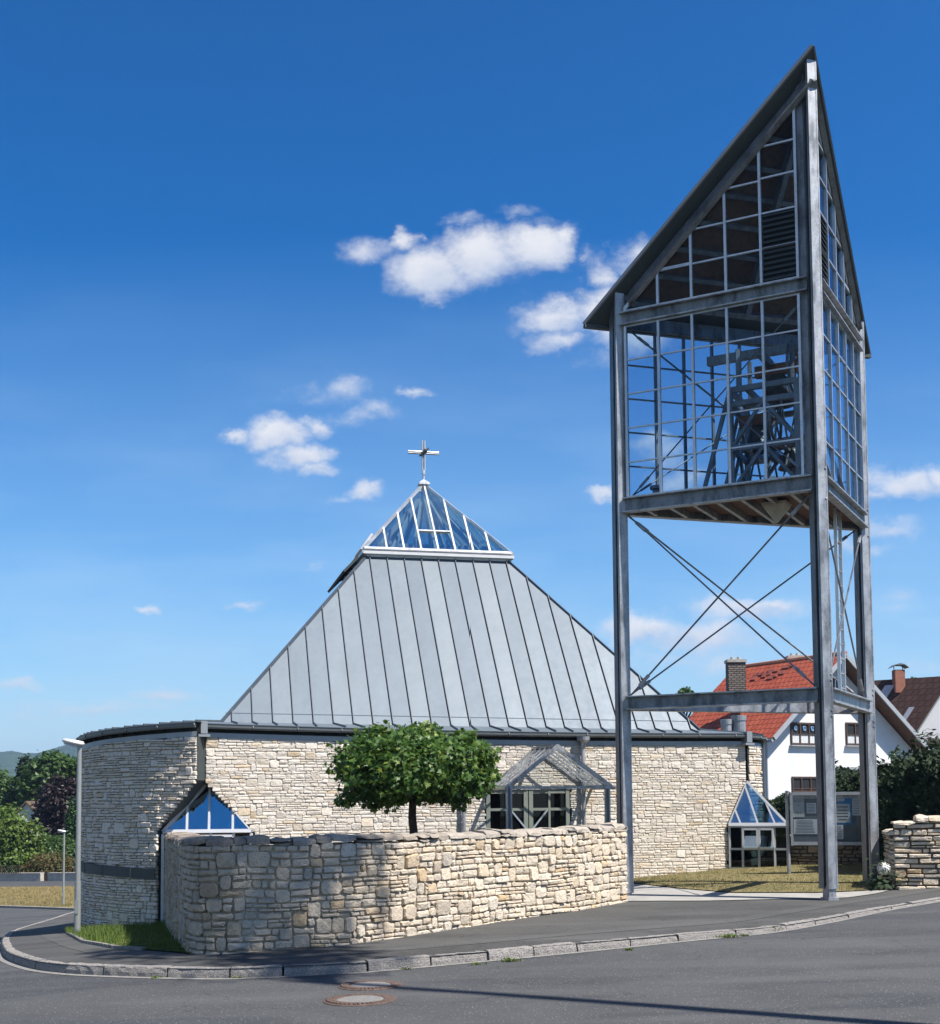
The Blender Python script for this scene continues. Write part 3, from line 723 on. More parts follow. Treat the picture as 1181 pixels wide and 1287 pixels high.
# weeds in the kerb joint
mb = MB(); rn = random.Random(9)
for px, py, r in [(36, 1209, .05), (60, 1215, .04), (92, 1219, .07), (97, 1221, .08), (196, 1230, .05), (290, 1229, .07), (300, 1230, .05), (510, 1219, .05), (640, 1209, .09), (600, 1213, .06), (790, 1195, .06), (915, 1179, .10), (935, 1177, .06), (964, 1171, .14), (970, 1170, .10), (690, 1154, .06), (676, 1157, .05), (1150, 1114, .10), (1165, 1112, .1), (1135, 1117, .1), (1020, 1131, .03), (1065, 1128, .05), (800, 1133, .08), (83, 1140, .2), (70, 1141, .15)]:
    c = gnd(px, py); r *= .62
    for _ in range(int(60*r/.07)):
        an = rn.uniform(0, 2*PI); d = V3(math.cos(an), math.sin(an), 0); o = c+V3(rn.gauss(0, r), rn.gauss(0, r*.4), .0); hh = r*rn.uniform(.3, 1.1); s = d.cross(V3(0, 0, 1))*.012
        mb.add([o-s*.3, o+d*hh*.5+s+V3(0, 0, hh*.6), o+d*hh*.9+V3(0, 0, hh), o+d*hh*.5-s+V3(0, 0, hh*.6)], [(0, 1, 2, 3)])
tag(mb.build('kerb_weeds', 'grass_green', kind='stuff'), 'small green weeds growing in the kerb and wall joints', 'weeds')

# manholes
for px, py, rpx, lab in [(465.7, 1239.3, 40, 'round manhole cover nearer the kerb, the smaller-looking of the two'), (453, 1257.4, 46, 'round manhole cover farther out in the road, with a broad rusty rim')]:
    c = gnd(px, py); R = rpx*c.y/FOC
    nrm = V3(-(G(c.x+.3, c.y)-G(c.x-.3, c.y))/.6, -(G(c.x, c.y+.3)-G(c.x, c.y-.3))/.6, 1).normalized()
    t = thing('manhole_cover', lab, 'manhole cover', c, 'manhole covers in the road')
    mb = MB(); mb.lathe(c, [(R, -.03), (R, .006), (R*.95, .012), (R*.66, .012), (R*.64, .004)], 40, 0, nrm)
    for k in range(44):
        a = 2*PI*k/44
        for rr in (.72, .8, .88):
            mb.lathe(c+V3(math.cos(a+rr*9)*R*rr, math.sin(a+rr*9)*R*rr, .012), [(.022, -.004), (.018, .006), (0, .008)], 6, 0, nrm)
    mb.build('rim', 'manhole_rim', t, smooth=False)
    mb = MB(); mb.lathe(c, [(R*.635, -.02), (R*.635, .008), (R*.6, .012), (0, .012)], 36, 0, nrm); mb.build('lid', 'manhole_lid', t)

# hills
mb = MB()
prof = [(-400, 985), (-200, 962), (-60, 950), (0, 945), (15, 944), (32, 947), (45, 947), (60, 943), (80, 937), (95, 934), (120, 936), (180, 945), (300, 958), (500, 975), (800, 985), (1100, 985), (1500, 970)]
A, B, C = [], [], []
rn = random.Random(2)
for (x0, y0), (x1, y1) in zip(prof, prof[1:]):
    for k in range(24):
        f = k/24; px = x0+(x1-x0)*f; py = y0+(y1-y0)*f+.8*noise.noise(V3(px*.11, 0, 3))+.5*noise.noise(V3(px*.4, 1, 3))
        A.append(at(px, 1040, 1500)); B.append(at(px, py+(1040-py)*.35, 1850)); C.append(at(px, py, 2200))
C2 = [c+V3(0, 600, -90) for c in C]
mb.strip(A, B, sub=5); mb.strip(B, C, sub=5); mb.strip(C, C2, sub=2)
mb.build('hills', 'hill_forest', kind='structure', smooth=True)

# ------------------------------------------------------------------ church
church = thing('church', 'church with curved pale stone walls, grey metal pyramid roof and glass lantern with cross', 'church', (0, 32, .3))
def z_eave(x): return 3.363-.0068*x-.05*max(0, 1-((x-.5)/6)**2)
C1 = atx(259, 27.0, 3.4); C2 = atx(936, 31.2, 3.32)
fp = [C1.lerp(C2, k/60) for k in range(61)]
ch = (C2-C1).normalized(); fn = V3(ch.y, -ch.x, 0)
fp = [p-fn*.12*math.sin(PI*k/60) for k, p in enumerate(fp)]
front = Path(fp)
def arc_path(p0, a0, sgn, target, lim):
    """arc starting at p0 whose outward normal is turned a0 from -y, bending away; radius so that its silhouette meets column target"""
    def pts(r):
        c = Vector((p0.x-sgn*r*math.sin(a0), p0.y+r*math.cos(a0)))
        return [Vector((c.x+sgn*r*math.sin(a), c.y-r*math.cos(a))) for a in [a0+(lim-a0)*k/80 for k in range(81)]]
    lo, hi = .5, 14
    for _ in range(40):
        r = (lo+hi)/2; q = [proj((p.x, p.y, 2.5))[0] for p in pts(r)]
        ext = max(q) if sgn > 0 else min(q)
        if (ext < target) == (sgn > 0): lo = r
        else: hi = r
    return pts(r)
D0 = atx(248, 26.65, 3.4); dpts = arc_path(D0, rad(14), -1, 103, rad(140))
drum = Path(dpts[::-1]); E0 = atx(939.5, 31.45, 3.32); east = Path(arc_path(E0, rad(30), 1, 957.5, rad(150)))
ze_f = lambda u: z_eave(front(u).x)
ze_d = lambda u: 3.41-.035*(drum.L-u) if drum.L-u < 6 else 3.2
ze_e = lambda u: 3.31-.05*u if u < 4 else 3.11
def u_at(path, px, z, lo=0):
    best = min(range(lo, 401), key=lambda k: abs(proj(path.at(path.L*k/400, 0, z))[0]-px) + (path(path.L*k/400).y > 34)*999)
    return path.L*best/400
uf_notch = u_at(front, 320, 1.4); zf0 = at(260, 984, 27).z; zf1 = at(319, 1048, front(uf_notch).y).z
ud_notch = u_at(drum, 199, 1.5, 270); zd0 = at(248, 982, 26.7).z; zd1 = at(197, 1043, drum(ud_notch).y).z
ub_notch = u_at(front, 914, 1.3); zb0 = at(935, 983, 31.2).z; zb1 = at(914, 1037, front(ub_notch).y).z
ud_l, ud_r = u_at(front, 611, 1.5), u_at(front, 716, 1.5); z_door = at(660, 992, front(ud_l).y).z
def hole_f(u, z):
    if u < uf_notch and z < zf0+(zf1-zf0)*u/uf_notch: return True
    if u > ub_notch and z < zb1+(zb0-zb1)*(u-ub_notch)/(front.L-ub_notch): return True
    return ud_l < u < ud_r and z < z_door
def hole_d(u, z):
    v = drum.L-u; vn = drum.L-ud_notch
    return v < vn and z < zd0+(zd1-zd0)*v/vn
mb = MB(); masonry(mb, front, -.5, ze_f, (.055, .12), (.12, .36), (.003, .015), .007, hole_f, dback=-.009, split=.22, jump=.08, zb=lambda u: PG(*front(u))-.2, seed=21)
mb.build('stone_wall', ['stone_church', 'mortar_church'], church, label='long pale stone front wall with double door')
ud_far = drum.L*.16
mb = MB(); masonry(mb, drum, -1.3, ze_d, (.06, .125), (.11, .32), (.014, .065), .010, hole_d, u0=ud_far, zb=lambda u: G(*drum(u))-.2, seed=33, jump=.06, dback=-.02)
drum_o = mb.build('stone_wall', ['stone_church', 'mortar_church'], church, label='rounded stone wall with a dark metal band, at the left end')
mb = MB(); masonry(mb, east, -.3, ze_e, (.065, .14), (.14, .42), (.006, .03), .009, None, u1=min(east.L, 7), zb=lambda u: G(*east(u))-.2, seed=44)
mb.build('stone_wall', ['stone_church', 'mortar_church'], church, label='short stone wall turning away at the right end')
# rear walls: plain plaster on the hidden side
mb = MB(); r0 = east(min(east.L, 7)); r1 = drum(ud_far)
q = [r0, Vector((r0.x-1.2, r0.y+4)), Vector((.5, 46)), Vector((r1.x+1.5, r1.y+5)), r1]
for a, b in zip(q, q[1:]):
    mb.bar((a.x, a.y, .8), (b.x, b.y, .8), .3, 4.8)
mb.build('rear_wall', 'plaster_white', church)
# metal band round the drum
mb = MB(); A, B, A2 = [], [], []
for k in range(70):
    u = ud_far+(ud_notch-.02-ud_far)*k/69; v = ud_notch-u
    zc = .47+.022*min(v, 5); A.append(drum.at(u, .082, zc)); B.append(drum.at(u, .082, zc+.215)); A2.append(drum.at(u, -.02, zc+.215))
mb.strip(A, B); mb.strip(B, A2); mb.strip([p-V3(0, 0, .215) for p in A2], A)
for k in range(0, 70, 9):
    u = ud_far+(ud_notch-.02-ud_far)*k/69; v = ud_notch-u; zc = .47+.022*min(v, 5)
    mb.bar(drum.at(u, .084, zc), drum.at(u, .084, zc+.215), .02, .012, up=(0, 1, 0))
mb.build('metal_band', 'zinc_dark', church)
# eaves: light flashing, dark gap, gutter
def eave(path, ze, ua, ub, n=80):
    P = lambda d, dz: [path.at(ua+(ub-ua)*k/n, d, ze(ua+(ub-ua)*k/n)+dz) for k in range(n+1)]
    mb = MB(); a, b = P(.018, -.01), P(.018, .09); mb.strip(a, b); mb.strip(b, P(-.1, .09)); mb.strip(P(-.03, -.01), a)
    mb.build('flashing', 'zinc_trim', church)
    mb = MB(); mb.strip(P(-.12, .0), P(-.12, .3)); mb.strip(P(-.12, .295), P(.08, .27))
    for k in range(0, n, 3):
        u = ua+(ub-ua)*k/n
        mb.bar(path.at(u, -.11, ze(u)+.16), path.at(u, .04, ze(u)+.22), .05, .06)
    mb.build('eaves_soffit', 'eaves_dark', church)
    mb = MB(); prof = [(.045, .25), (.048, .20), (.062, .175), (.09, .165), (.118, .175), (.135, .20), (.14, .25), (.15, .262), (.13, .26)]
    rows = [P(d, z) for d, z in prof]
    for r, s in zip(rows, rows[1:]): mb.strip(r, s)
    for k in range(0, n+1, 6):
        u = ua+(ub-ua)*k/n
        mb.box(path.at(u, .142, ze(u)+.21), (1, 0, 0), (0, 1, 0), (0, 0, 1), .02, .02, .08)
    mb.build('gutter', 'zinc_gutter', church, smooth=True)
eave(front, ze_f, 0, front.L); eave(drum, ze_d, ud_far, drum.L, 60); eave(east, ze_e, 0, min(east.L, 7), 40)
# roof: square pyramid with its top cut off for the lantern
def zb_roof(x): return 3.745-.0115*x
BL = atx(279, 28.6, 3.80); BR = atx(879, 31.15, 3.68)
e = (BR-BL); e.z = 0; HB = e.length/2; e.normalize(); nf = V3(e.y, -e.x, 0)
ctr = (BL+BR)/2 - nf*HB; ctr.z = 0
HT, ZT = 1.86, 8.36
SHIFT = min((k*.01 for k in range(-80, 40)), key=lambda k: abs(proj(ctr+e*k+V3(0, 0, 10.7))[0]-533))
faces = [(e, nf), (-nf, e), (-e, -nf), (nf, -e)]     # (along, outward) of front, right, back, left
C0 = ctr.copy()
def rp(k, s, f, lift=0.0):
    a, o = faces[k]; h = HB+(HT-HB)*f; p = C0+a*s+o*(h+lift*.78)+e*(SHIFT*f)
    p.z = zb_roof(p.x)*(1-f)+ZT*f+lift*.63; return p
mb = MB()
for k in range(4):
    cuts = sorted([HB*2/25*i for i in range(-12, 13)]+[-HB, HB]); fm_ = lambda s: max(0, min(1, (HB-abs(s))/(HB-HT)))
    for s0, s1 in zip(cuts, cuts[1:]):
        top = [s1]+[x for x in (HT, -HT) if s0+.001 < x < s1-.001]+[s0]
        pts = [rp(k, s0, 0), rp(k, s1, 0)]+[rp(k, x, fm_(x)) for x in top if fm_(x) > 0]
        mb.add(pts, [tuple(range(len(pts)))])
    mb.quad(rp(k, -HB*.985, .045, .004), rp(k, HB*.985, .045, .004), rp(k, HB*.985, .047, .012), rp(k, -HB*.985, .047, .012))
roof = mb.build('roof', 'zinc_roof', church)
mb = MB(); sps = HB*2/25
for k in range(4):
    a, o = faces[k]
    for i in range(-12, 13):
        s = i*sps; fm = min(1, (HB-abs(s))/(HB-HT))
        if fm < .02: continue
        mb.bar(rp(k, s, 0, .02), rp(k, s, fm, .02), .016, .05, up=o+V3(0, 0, .8))
    mb.bar(rp(k, HB, 0, .012), rp(k, HT, 1, .012), .07, .05, up=o+faces[(k+1) % 4][1]+V3(0, 0, 1))
mb.build('standing_seam', 'zinc_seam', roof)
# low pitched skirt between pyramid and eaves
n = 60
mb = MB()
A = [rp(0, -HB+2*HB*k/n, 0) for k in range(n+1)]; B = [front.at(front.L*k/n, .07, ze_f(front.L*k/n)+.285) for k in range(n+1)]
mb.strip(A, B)
mb.strip(B, [b-V3(0, 0, .03) for b in B])
A2 = [rp(3, HB-2*HB*k/n, 0) for k in range(n+1)]; B2 = [drum.at(drum.L-(drum.L-ud_far)*k/n, .07, ze_d(drum.L-(drum.L-ud_far)*k/n)+.285) for k in range(n+1)]
mb.strip(B2, A2); mb.strip([b-V3(0, 0, .03) for b in B2], B2)
ue = min(east.L, 7)
A3 = [rp(1, -HB+2*HB*k/n, 0) for k in range(n+1)]; B3 = [east.at(ue*k/n, .07, ze_e(ue*k/n)+.285) for k in range(n+1)]
mb.strip(A3, B3); mb.strip(B3, [b-V3(0, 0, .03) for b in B3])
mb.add([A[0], B[0], B2[0]], [(0, 1, 2)]); mb.add([A[-1], B3[0], B[-1]], [(0, 1, 2)])
A4 = [rp(2, -HB, 0), rp(2, HB, 0)]; mb.add([A4[0], A4[1], (q[3].x, q[3].y, 3.3), (q[2].x, q[2].y, 3.3), (q[1].x, q[1].y, 3.3)], [(0, 1, 2, 3, 4)])
mb.add([A3[-1], B3[-1], (q[1].x, q[1].y, 3.3)], [(0, 1, 2)]); mb.add([A2[-1], B2[-1], (q[3].x, q[3].y, 3.3)], [(0, 1, 2)])
skirt = mb.build('roof_skirt', 'zinc_roof', church)
mb = MB()
for i in range(-12, 13):
    s = i*sps; p = rp(0, s, 0, .02)
    # run straight out, square to the roof edge, until the eaves are met
    best = min(((B[k]-p)-nf*(B[k]-p).dot(nf)).to_2d().length*100+k*0 for k in range(n+1))
    k = min(range(n+1), key=lambda k: ((B[k]-p)-nf*(B[k]-p).dot(nf)).to_2d().length)
    mb.bar(p, B[k]+V3(0, 0, .02), .022, .045)
for i in range(0, 26):
    k = int(i*n/26); mb.bar(A2[k]+V3(0, 0, .02), B2[k]+V3(0, 0, .02), .022, .045)
    k = int(i*n/26); mb.bar(A3[k]+V3(0, 0, .02), B3[k]+V3(0, 0, .02), .022, .045)
mb.build('standing_seam', 'zinc_seam', skirt)
# corner boxes where the gutters meet
for P, u, pth, zf in ((B[0], 0, front, ze_f), (B[-1], front.L, front, ze_f)):
    p = pth.at(u, .03, zf(u)+.19); mb = MB()
    mb.box(p-(ch*.06 if u == 0 else -ch*.02), ch, fn, (0, 0, 1), .14, .3, .26); mb.box(p+V3(0, 0, -.17)-(ch*.06 if u == 0 else -ch*.02), ch, fn, (0, 0, 1), .24, .34, .05)
    mb.build('gutter_box', 'zinc_trim', church)
# lantern
ctr = ctr+e*SHIFT
lan = MB(); K = HT+.09; ZL = 8.52; ZA = 10.78
apex = ctr+V3(0, 0, ZA)
def lp(k, s, f, lift=0.0):
    a, o = faces[k]; h = K*(1-f); p = ctr+a*s+o*(h+lift*.75); p.z = ZL+(ZA-ZL)*f+lift*.66; return p
for k in range(4): lan.add([lp(k, -K, 0), lp(k, K, 0), apex], [(0, 1, 2)])
lantern = lan.build('lantern', 'glass_blue', church)
mb = MB(); mw = MB()
for k in range(4):
    a, o = faces[k]; up = o+V3(0, 0, .88)
    for i in range(-3, 4):
        s = i*K*2/8.6; f = 1-abs(s)/K; mb.bar(lp(k, s, 0, .02), lp(k, s, f, .02), .05, .05, up=up)
    w2 = K*2/8.6; mb.bar(lp(k, -w2, .28, .02), lp(k, w2, .28, .02), .05, .05, up=up)
    mb.bar(lp(k, -K, 0, .02), lp(k, K, 0, .02), .09, .07, up=up); mb.bar(lp(k, K, 0, .02), apex+V3(0, 0, .01), .08, .06, up=up+faces[(k+1) % 4][1])
    c = ctr+o*(K+.005)+V3(0, 0, ZL-.085); mw.box(c, a, o, (0, 0, 1), 2*K+.06, .10, .075)
    c = ctr+o*(HT+.02)+V3(0, 0, ZL-.15); mw.box(c, a, o, (0, 0, 1), 2*HT+.06, .06, .07)
mb.build('frame', 'aluminium', lantern); mw.build('curb', 'white_frame', lantern)
# timber and steel seen through the lantern glass
mb = MB()
for k in range(4):
    for s in (-.66, -.33, 0, .33, .66): mb.bar(lp(k, s*K, 0, -.22), lp(k, s*K*.15, .84, -.22), .07, .12, up=(0, 0, 1))
    mb.bar(ctr+faces[k][0]*-1.5+faces[k][1]*1.2+V3(0, 0, 8.8), ctr+faces[k][0]*1.5+faces[k][1]*1.2+V3(0, 0, 8.8), .08, .1)
mb.build('rafter', 'curtain', lantern)
mb = MB(); c = ctr+V3(0, 0, 8.2); mb.box(c, e, nf, (0, 0, 1), 2*HT-.1, 2*HT-.1, .04); mb.build('ceiling', 'interior', lantern)
# opened smoke vent on the left side
mb = MB()
p0, p1 = lp(3, .6, .0, .08), lp(3, 1.7, .0, .08); q0, q1 = lp(3, .6, .17, .14), lp(3, 1.7, .17, .14)
vup = (q0-p0).cross(p1-p0).normalized()
mb.hexa([p0, p1, q1, q0, p0+vup*.06, p1+vup*.06, q1+vup*.06, q0+vup*.06]); mb.build('vent_flap', 'white_frame', lantern)
mb = MB()
for s in (-1.2, -.4, .4, 1.2):
    a, b = rp(3, s, .99, .03), rp(3, s, .93, .2); mb.bar(a, b, .05, .05)
a, b = rp(3, -1.5, .97, .12), rp(3, 1.9, .97, .12); c2, d2 = rp(3, 1.9, .88, .16), rp(3, -1.5, .88, .16); nn = faces[3][1]+V3(0, 0, .8)
mb.hexa([a, b, c2, d2, a+nn*.05, b+nn*.05, c2+nn*.05, d2+nn*.05]); mb.build('snow_guard', 'zinc_dark', roof)
# cross
cb_ = apex; mb = MB()
mb.lathe(cb_, [(.0, .12), (.06, .11), (.20, .02), (.21, -.03), (.17, -.05)], 4, 0, xd=(e+nf)); mb.lathe(cb_, [(.035, .1), (.035, .24), (.055, .26), (.055, .32), (.03, .34), (.03, .42)], 10)
cross = mb.build('cross', 'aluminium', church)
mb = MB(); zc0 = ZA+.36; zc1 = zc0+.86; za_ = zc0+.52
for s in (-.033, .033):
    mb.tube(cb_+e*s+V3(0, 0, zc0-ZA), cb_+e*s+V3(0, 0, zc1-ZA), .024, n=8)
mb.bar(cb_+V3(0, 0, zc0-ZA+.02), cb_+V3(0, 0, zc1-ZA-.02), .05, .02, up=nf, m=1)
mb.build('upright', ['aluminium', 'dark_steel'], cross)
mb = MB()
for s in (-.026, .026): mb.tube(cb_+e*-.43+V3(0, 0, za_-ZA+s), cb_+e*.43+V3(0, 0, za_-ZA+s), .024, n=8, m=0 if s > 0 else 1)
mb.build('crossbar', ['aluminium', 'steel_brace'], cross)
mb = MB(); o_ = cb_+V3(0, 0, za_-ZA)+nf*.06
mb.tube(o_-e*.10-V3(0, 0, .10), o_+e*.04+V3(0, 0, .05), .035, .05, 8); mb.tube(o_+e*.04+V3(0, 0, .05), o_+e*.11+V3(0, 0, .10), .05, .025, 8)
mb.tube(o_+e*.11+V3(0, 0, .10), o_+e*.14+V3(0, 0, .13), .025, .012, 6); mb.bar(o_-e*.10-V3(0, 0, .10), o_-e*.14-V3(0, 0, .12), .05, .02)
mb.build('ornament', 'black', cross)
# vents on the right part of the skirt
for px, r, zt_ in ((913, .14, .36), (928, .17, .45)):
    c = atx(px, 31.9, 3.62); mb = MB(); mb.lathe(c, [(r, -.1), (r, zt_-.12), (r*1.1, zt_-.12), (r*1.12, zt_), (r*.9, zt_+.005), (r*.85, zt_-.08), (0, zt_-.08)], 20)
    mb.build('roof_vent', 'galvanised_steel', church, smooth=False)
# left corner window set into the notch
def seg_frame(mb, a, b, w, h, up): mb.bar(a, b, w, h, up=up)
bl, br, ap = at(205, 1046, 27.05), at(316, 1046, 27.2), at(262, 983, 27.42)
br.z = bl.z
nrm = (br-bl).cross(ap-bl).normalized()
if nrm.y > 0: nrm = -nrm
mb = MB(); mb.add([bl, br, ap], [(0, 1, 2)])
cw = mb.build('corner_window', 'glass_blue', church, label='blue glass triangle set in a notch of the stone wall')
mb = MB(); bx = (br-bl)
up_in = (ap-(bl+br)/2)
for a, b, w in ((bl, br, .075), (bl, ap, .06), (br, ap, .03)): mb.bar(a+nrm*.02, b+nrm*.02, w, .06, up=nrm)
for f in (.27, .52, .79):
    p = bl+bx*f; t = f*2 if f < .5 else (1-f)*2
    mb.bar(p+nrm*.02, p+up_in*t+nrm*.02, .045, .05, up=nrm)
mb.build('frame', 'pale_frame', cw)
zg = -.6
mb = MB(); mb.quad(V3(bl.x, bl.y, zg), V3(br.x, br.y, zg), br-V3(0, 0, .05), bl-V3(0, 0, .05)); mb.build('lower_pane', 'glass_dark', cw)
mb = MB()
for f in (0, .27, .54, .80, 1): p = bl+bx*f; mb.bar(V3(p.x, p.y, zg), p-V3(0, 0, .04), .06, .05, up=(0, 1, 0))
for f0, f1 in ((.285, .525), (.555, .785)):
    for dz in (-.09, -.55): mb.bar(bl+bx*f0+V3(0, -.02, dz), bl+bx*f1+V3(0, -.02, dz), .05, .05)
mb.build('casement', 'white_frame', cw)
mb = MB(); p, q2 = bl+V3(.3, .9, 0), br+V3(.2, .9, 0)
mb.quad(V3(p.x, p.y, zg), V3(q2.x, q2.y, zg), V3(q2.x, q2.y, 1.5), V3(p.x, p.y, 1.5)); mb.build('blind', 'interior_yellow', cw)
# dark reveals of the notch
mb = MB()
def reveal(path, pts):
    for (u0_, z0_), (u1_, z1_) in zip(pts, pts[1:]):
        k = 6
        A_ = [path.at(u0_+(u1_-u0_)*i/k, .0, z0_+(z1_-z0_)*i/k) for i in range(k+1)]; B_ = [path.at(u0_+(u1_-u0_)*i/k, -.45, z0_+(z1_-z0_)*i/k) for i in range(k+1)]
        mb.strip(A_, B_)
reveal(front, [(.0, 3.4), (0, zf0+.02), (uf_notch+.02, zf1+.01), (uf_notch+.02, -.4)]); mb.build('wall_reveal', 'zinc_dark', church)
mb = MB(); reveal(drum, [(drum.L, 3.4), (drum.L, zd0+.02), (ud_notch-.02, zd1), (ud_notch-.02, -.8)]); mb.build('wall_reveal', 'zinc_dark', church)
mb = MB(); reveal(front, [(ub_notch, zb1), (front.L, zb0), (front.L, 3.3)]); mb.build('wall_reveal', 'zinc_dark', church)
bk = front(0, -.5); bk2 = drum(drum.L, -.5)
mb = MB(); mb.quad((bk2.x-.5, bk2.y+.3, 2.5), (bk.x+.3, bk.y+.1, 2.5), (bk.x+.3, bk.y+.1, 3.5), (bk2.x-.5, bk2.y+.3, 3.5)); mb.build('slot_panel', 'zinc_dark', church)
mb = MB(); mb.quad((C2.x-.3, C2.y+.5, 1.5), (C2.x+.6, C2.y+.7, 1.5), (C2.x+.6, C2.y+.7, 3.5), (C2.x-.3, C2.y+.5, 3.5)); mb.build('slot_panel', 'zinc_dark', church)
# right glass bay
bl, br, ap = front.at(ub_notch, .05, zb1), at(990, 1036.5, 30.5), front.at(front.L, .05, zb0)
br.z = bl.z; bb = V3(br.x+.35, br.y+2.6, br.z); ap = V3(ap.x, ap.y, zb0)
mb = MB(); mb.add([bl, br, bb, ap], [(0, 1, 3), (1, 2, 3)])
bay = mb.build('glass_bay', 'glass_bay', church, label='small glass bay with pointed glass roof at the right corner')
mb = MB(); nrm = (br-bl).cross(ap-bl).normalized()
if nrm.y > 0: nrm = -nrm
bx = br-bl
for a, b, w in ((bl, br, .075), (bl, ap, .03), (br, ap, .055), (br, bb, .07)): mb.bar(a+nrm*.02, b+nrm*.02, w, .06, up=nrm)
def in_tri(f):                     # rafters run up square to the eave towards the apex edges
    p = bl+bx*f; t0 = (ap-bl).dot(bx)/bx.length_squared
    top = bl+(ap-bl)*(f/t0) if f < t0 else br+(ap-br)*((1-f)/(1-t0)); return p, top
for f, tf in ((.21, .10), (.50, .26), (.79, .60)):
    p = bl+bx*f; t0 = (ap-bl).dot(bx)/bx.length_squared
    top = bl+(ap-bl)*(tf/t0) if tf < t0 else br+(ap-br)*((1-tf)/(1-t0))
    mb.bar(p+nrm*.02, top+nrm*.02, .038, .05, up=nrm)
mb.build('frame', 'pale_frame', bay)
zg = LG(bl.x, bl.y)-.02
mb = MB(); mb.quad(V3(bl.x, bl.y, zg), V3(br.x, br.y, zg), br-V3(0, 0, .05), bl-V3(0, 0, .05)); mb.quad(V3(br.x, br.y, zg), V3(bb.x, bb.y, zg), bb-V3(0, 0, .05), br-V3(0, 0, .05)); mb.build('pane', 'glass_dark', bay)
mb = MB(); H = bl.z-zg
for f in (.005, .225, .50, .765, .995): p = bl+bx*f; mb.bar(V3(p.x, p.y-.01, zg), p-V3(0, .01, .03), .05, .05, up=(0, 1, 0))
for h, w in ((.46, .05), (.03, .05), (.97, .06)): mb.bar(V3(bl.x, bl.y-.01, zg+H*h), V3(br.x, br.y-.01, zg+H*h), .05, w)
mb.build('mullion', 'grey_frame', bay)
for f0, f1 in ((.245, .485), (.52, .745)):
    a, b = bl+bx*f0, bl+bx*f1; zt_, zb_ = bl.z-.10, zg+H*.50; out = V3(bx.y, -bx.x, 0).normalized()
    A_, B_ = V3(a.x, a.y, zt_), V3(b.x, b.y, zt_); C_, D_ = V3(b.x, b.y, zb_), V3(a.x, a.y, zb_)
    mb = MB()
    for p, q2 in ((A_, B_), (B_, C_), (C_, D_), (D_, A_)): mb.bar(p+out*.05, q2+out*.05, .045, .05, up=out)
    cs = mb.build('casement', 'white_frame', bay)
    mb = MB(); mb.quad(D_+out*.10, C_+out*.10, B_-out*.06, A_-out*.06); mb.build('pane', 'glass_blue', cs)
mb = MB(); mb.bar(V3(bl.x+.2, bl.y+2.2, zg), V3(br.x+.3, br.y+2.2, zg), .05, 2.6); mb.build('inner_wall', 'interior', bay)
# door
du0, du1 = ud_l+.005, ud_r-.005; dz0 = PG(*front((du0+du1)/2))
P = lambda u, d, z: front.at(u, d, z)
mb = MB(); mb.quad(P(du0, -.10, dz0), P(du1, -.10, dz0), P(du1, -.10, z_door), P(du0, -.10, z_door))
mb.quad(P(du0, 0, dz0), P(du0, -.3, dz0), P(du0, -.3, z_door), P(du0, 0, z_door)); mb.quad(P(du1, 0, dz0), P(du1, -.3, dz0), P(du1, -.3, z_door), P(du1, 0, z_door)); mb.quad(P(du0, 0, z_door), P(du1, 0, z_door), P(du1, -.3, z_door), P(du0, -.3, z_door))
door = mb.build('door', 'eaves_dark', church, label='grey-green double door with dark glass panes')
um = (du0+du1)/2
up_ = fn
for ua, ub in ((du0, um-.012), (um+.012, du1)):
    mb = MB(); w_ = .10
    for u in (ua+w_/2, ub-w_/2): mb.bar(P(u, -.04, dz0), P(u, -.04, z_door), w_, .06, up=up_)
    mb.bar(P((ua+ub)/2, -.045, dz0), P((ua+ub)/2, -.045, z_door), .05, .05, up=up_)
    zr = at(660, 1017.5, front(um).y).z
    for z, h in ((z_door-.05, .09), (zr, .06), (dz0+.08, .16), (zr-.62, .06)): mb.bar(P(ua+w_, -.047, z), P(ub-w_, -.047, z), h, .045, up=up_)
    lf = mb.build('leaf', 'door_paint', door)
    mb = MB(); mb.quad(P(ua+.05, -.065, dz0+.05), P(ub-.05, -.065, dz0+.05), P(ub-.05, -.065, z_door-.04), P(ua+.05, -.065, z_door-.04)); mb.build('pane', 'glass_dark', lf)
    mb = MB(); s = -1 if ua < um else 1
    a, b = P(um+s*.08, .03, zr-.44), P(um+s*.44, .03, zr-.02)
    mb.bar(a, b, .035, .03, up=up_); mb.bar(a, a-V3(0, 0, .16), .035, .03, up=up_); mb.bar(a, a-V3(fn.x*.1, fn.y*.1, 0), .03, .03); mb.bar(b, b-V3(fn.x*.1, fn.y*.1, 0), .03, .03)
    mb.build('handle', 'aluminium', lf)
# glass canopy in front of the door
cl, cr, ca = at(639, 989, 27.95), at(767, 989.5, 28.6), at(700, 938, 28.25)
cr.z = cl.z
inn = -fn
def ext(p):                        # run back square to the wall until it is met
    best = min(range(201), key=lambda k: ((front.at(front.L*k/200, 0, 0)-V3(p.x, p.y, 0)).cross(fn)).length); q = front.at(front.L*best/200, .03, p.z); return q
bl_, br_, ba_ = ext(cl), ext(cr), ext(ca)
mb = MB(); mb.quad(cl, ca, ba_, bl_); mb.quad(cr, br_, ba_, ca)
can = mb.build('canopy', 'glass_roof', church, label='gabled steel and glass canopy over the door')
mb = MB()
for k in range(6):
    f = k/5; a, b, c = cl.lerp(bl_, f), ca.lerp(ba_, f), cr.lerp(br_, f); w_ = .06 if k == 0 else .028
    mb.bar(a, b, w_*.8, w_*1.4); mb.bar(c, b, w_*.8, w_*1.4)
mb.bar(ca, ba_, .06, .08); mb.bar(cl, bl_, .07, .07); mb.bar(cr, br_, .07, .07)
mb.bar(cl+V3(0, 0, -.02), cr+V3(0, 0, -.02), .06, .06)
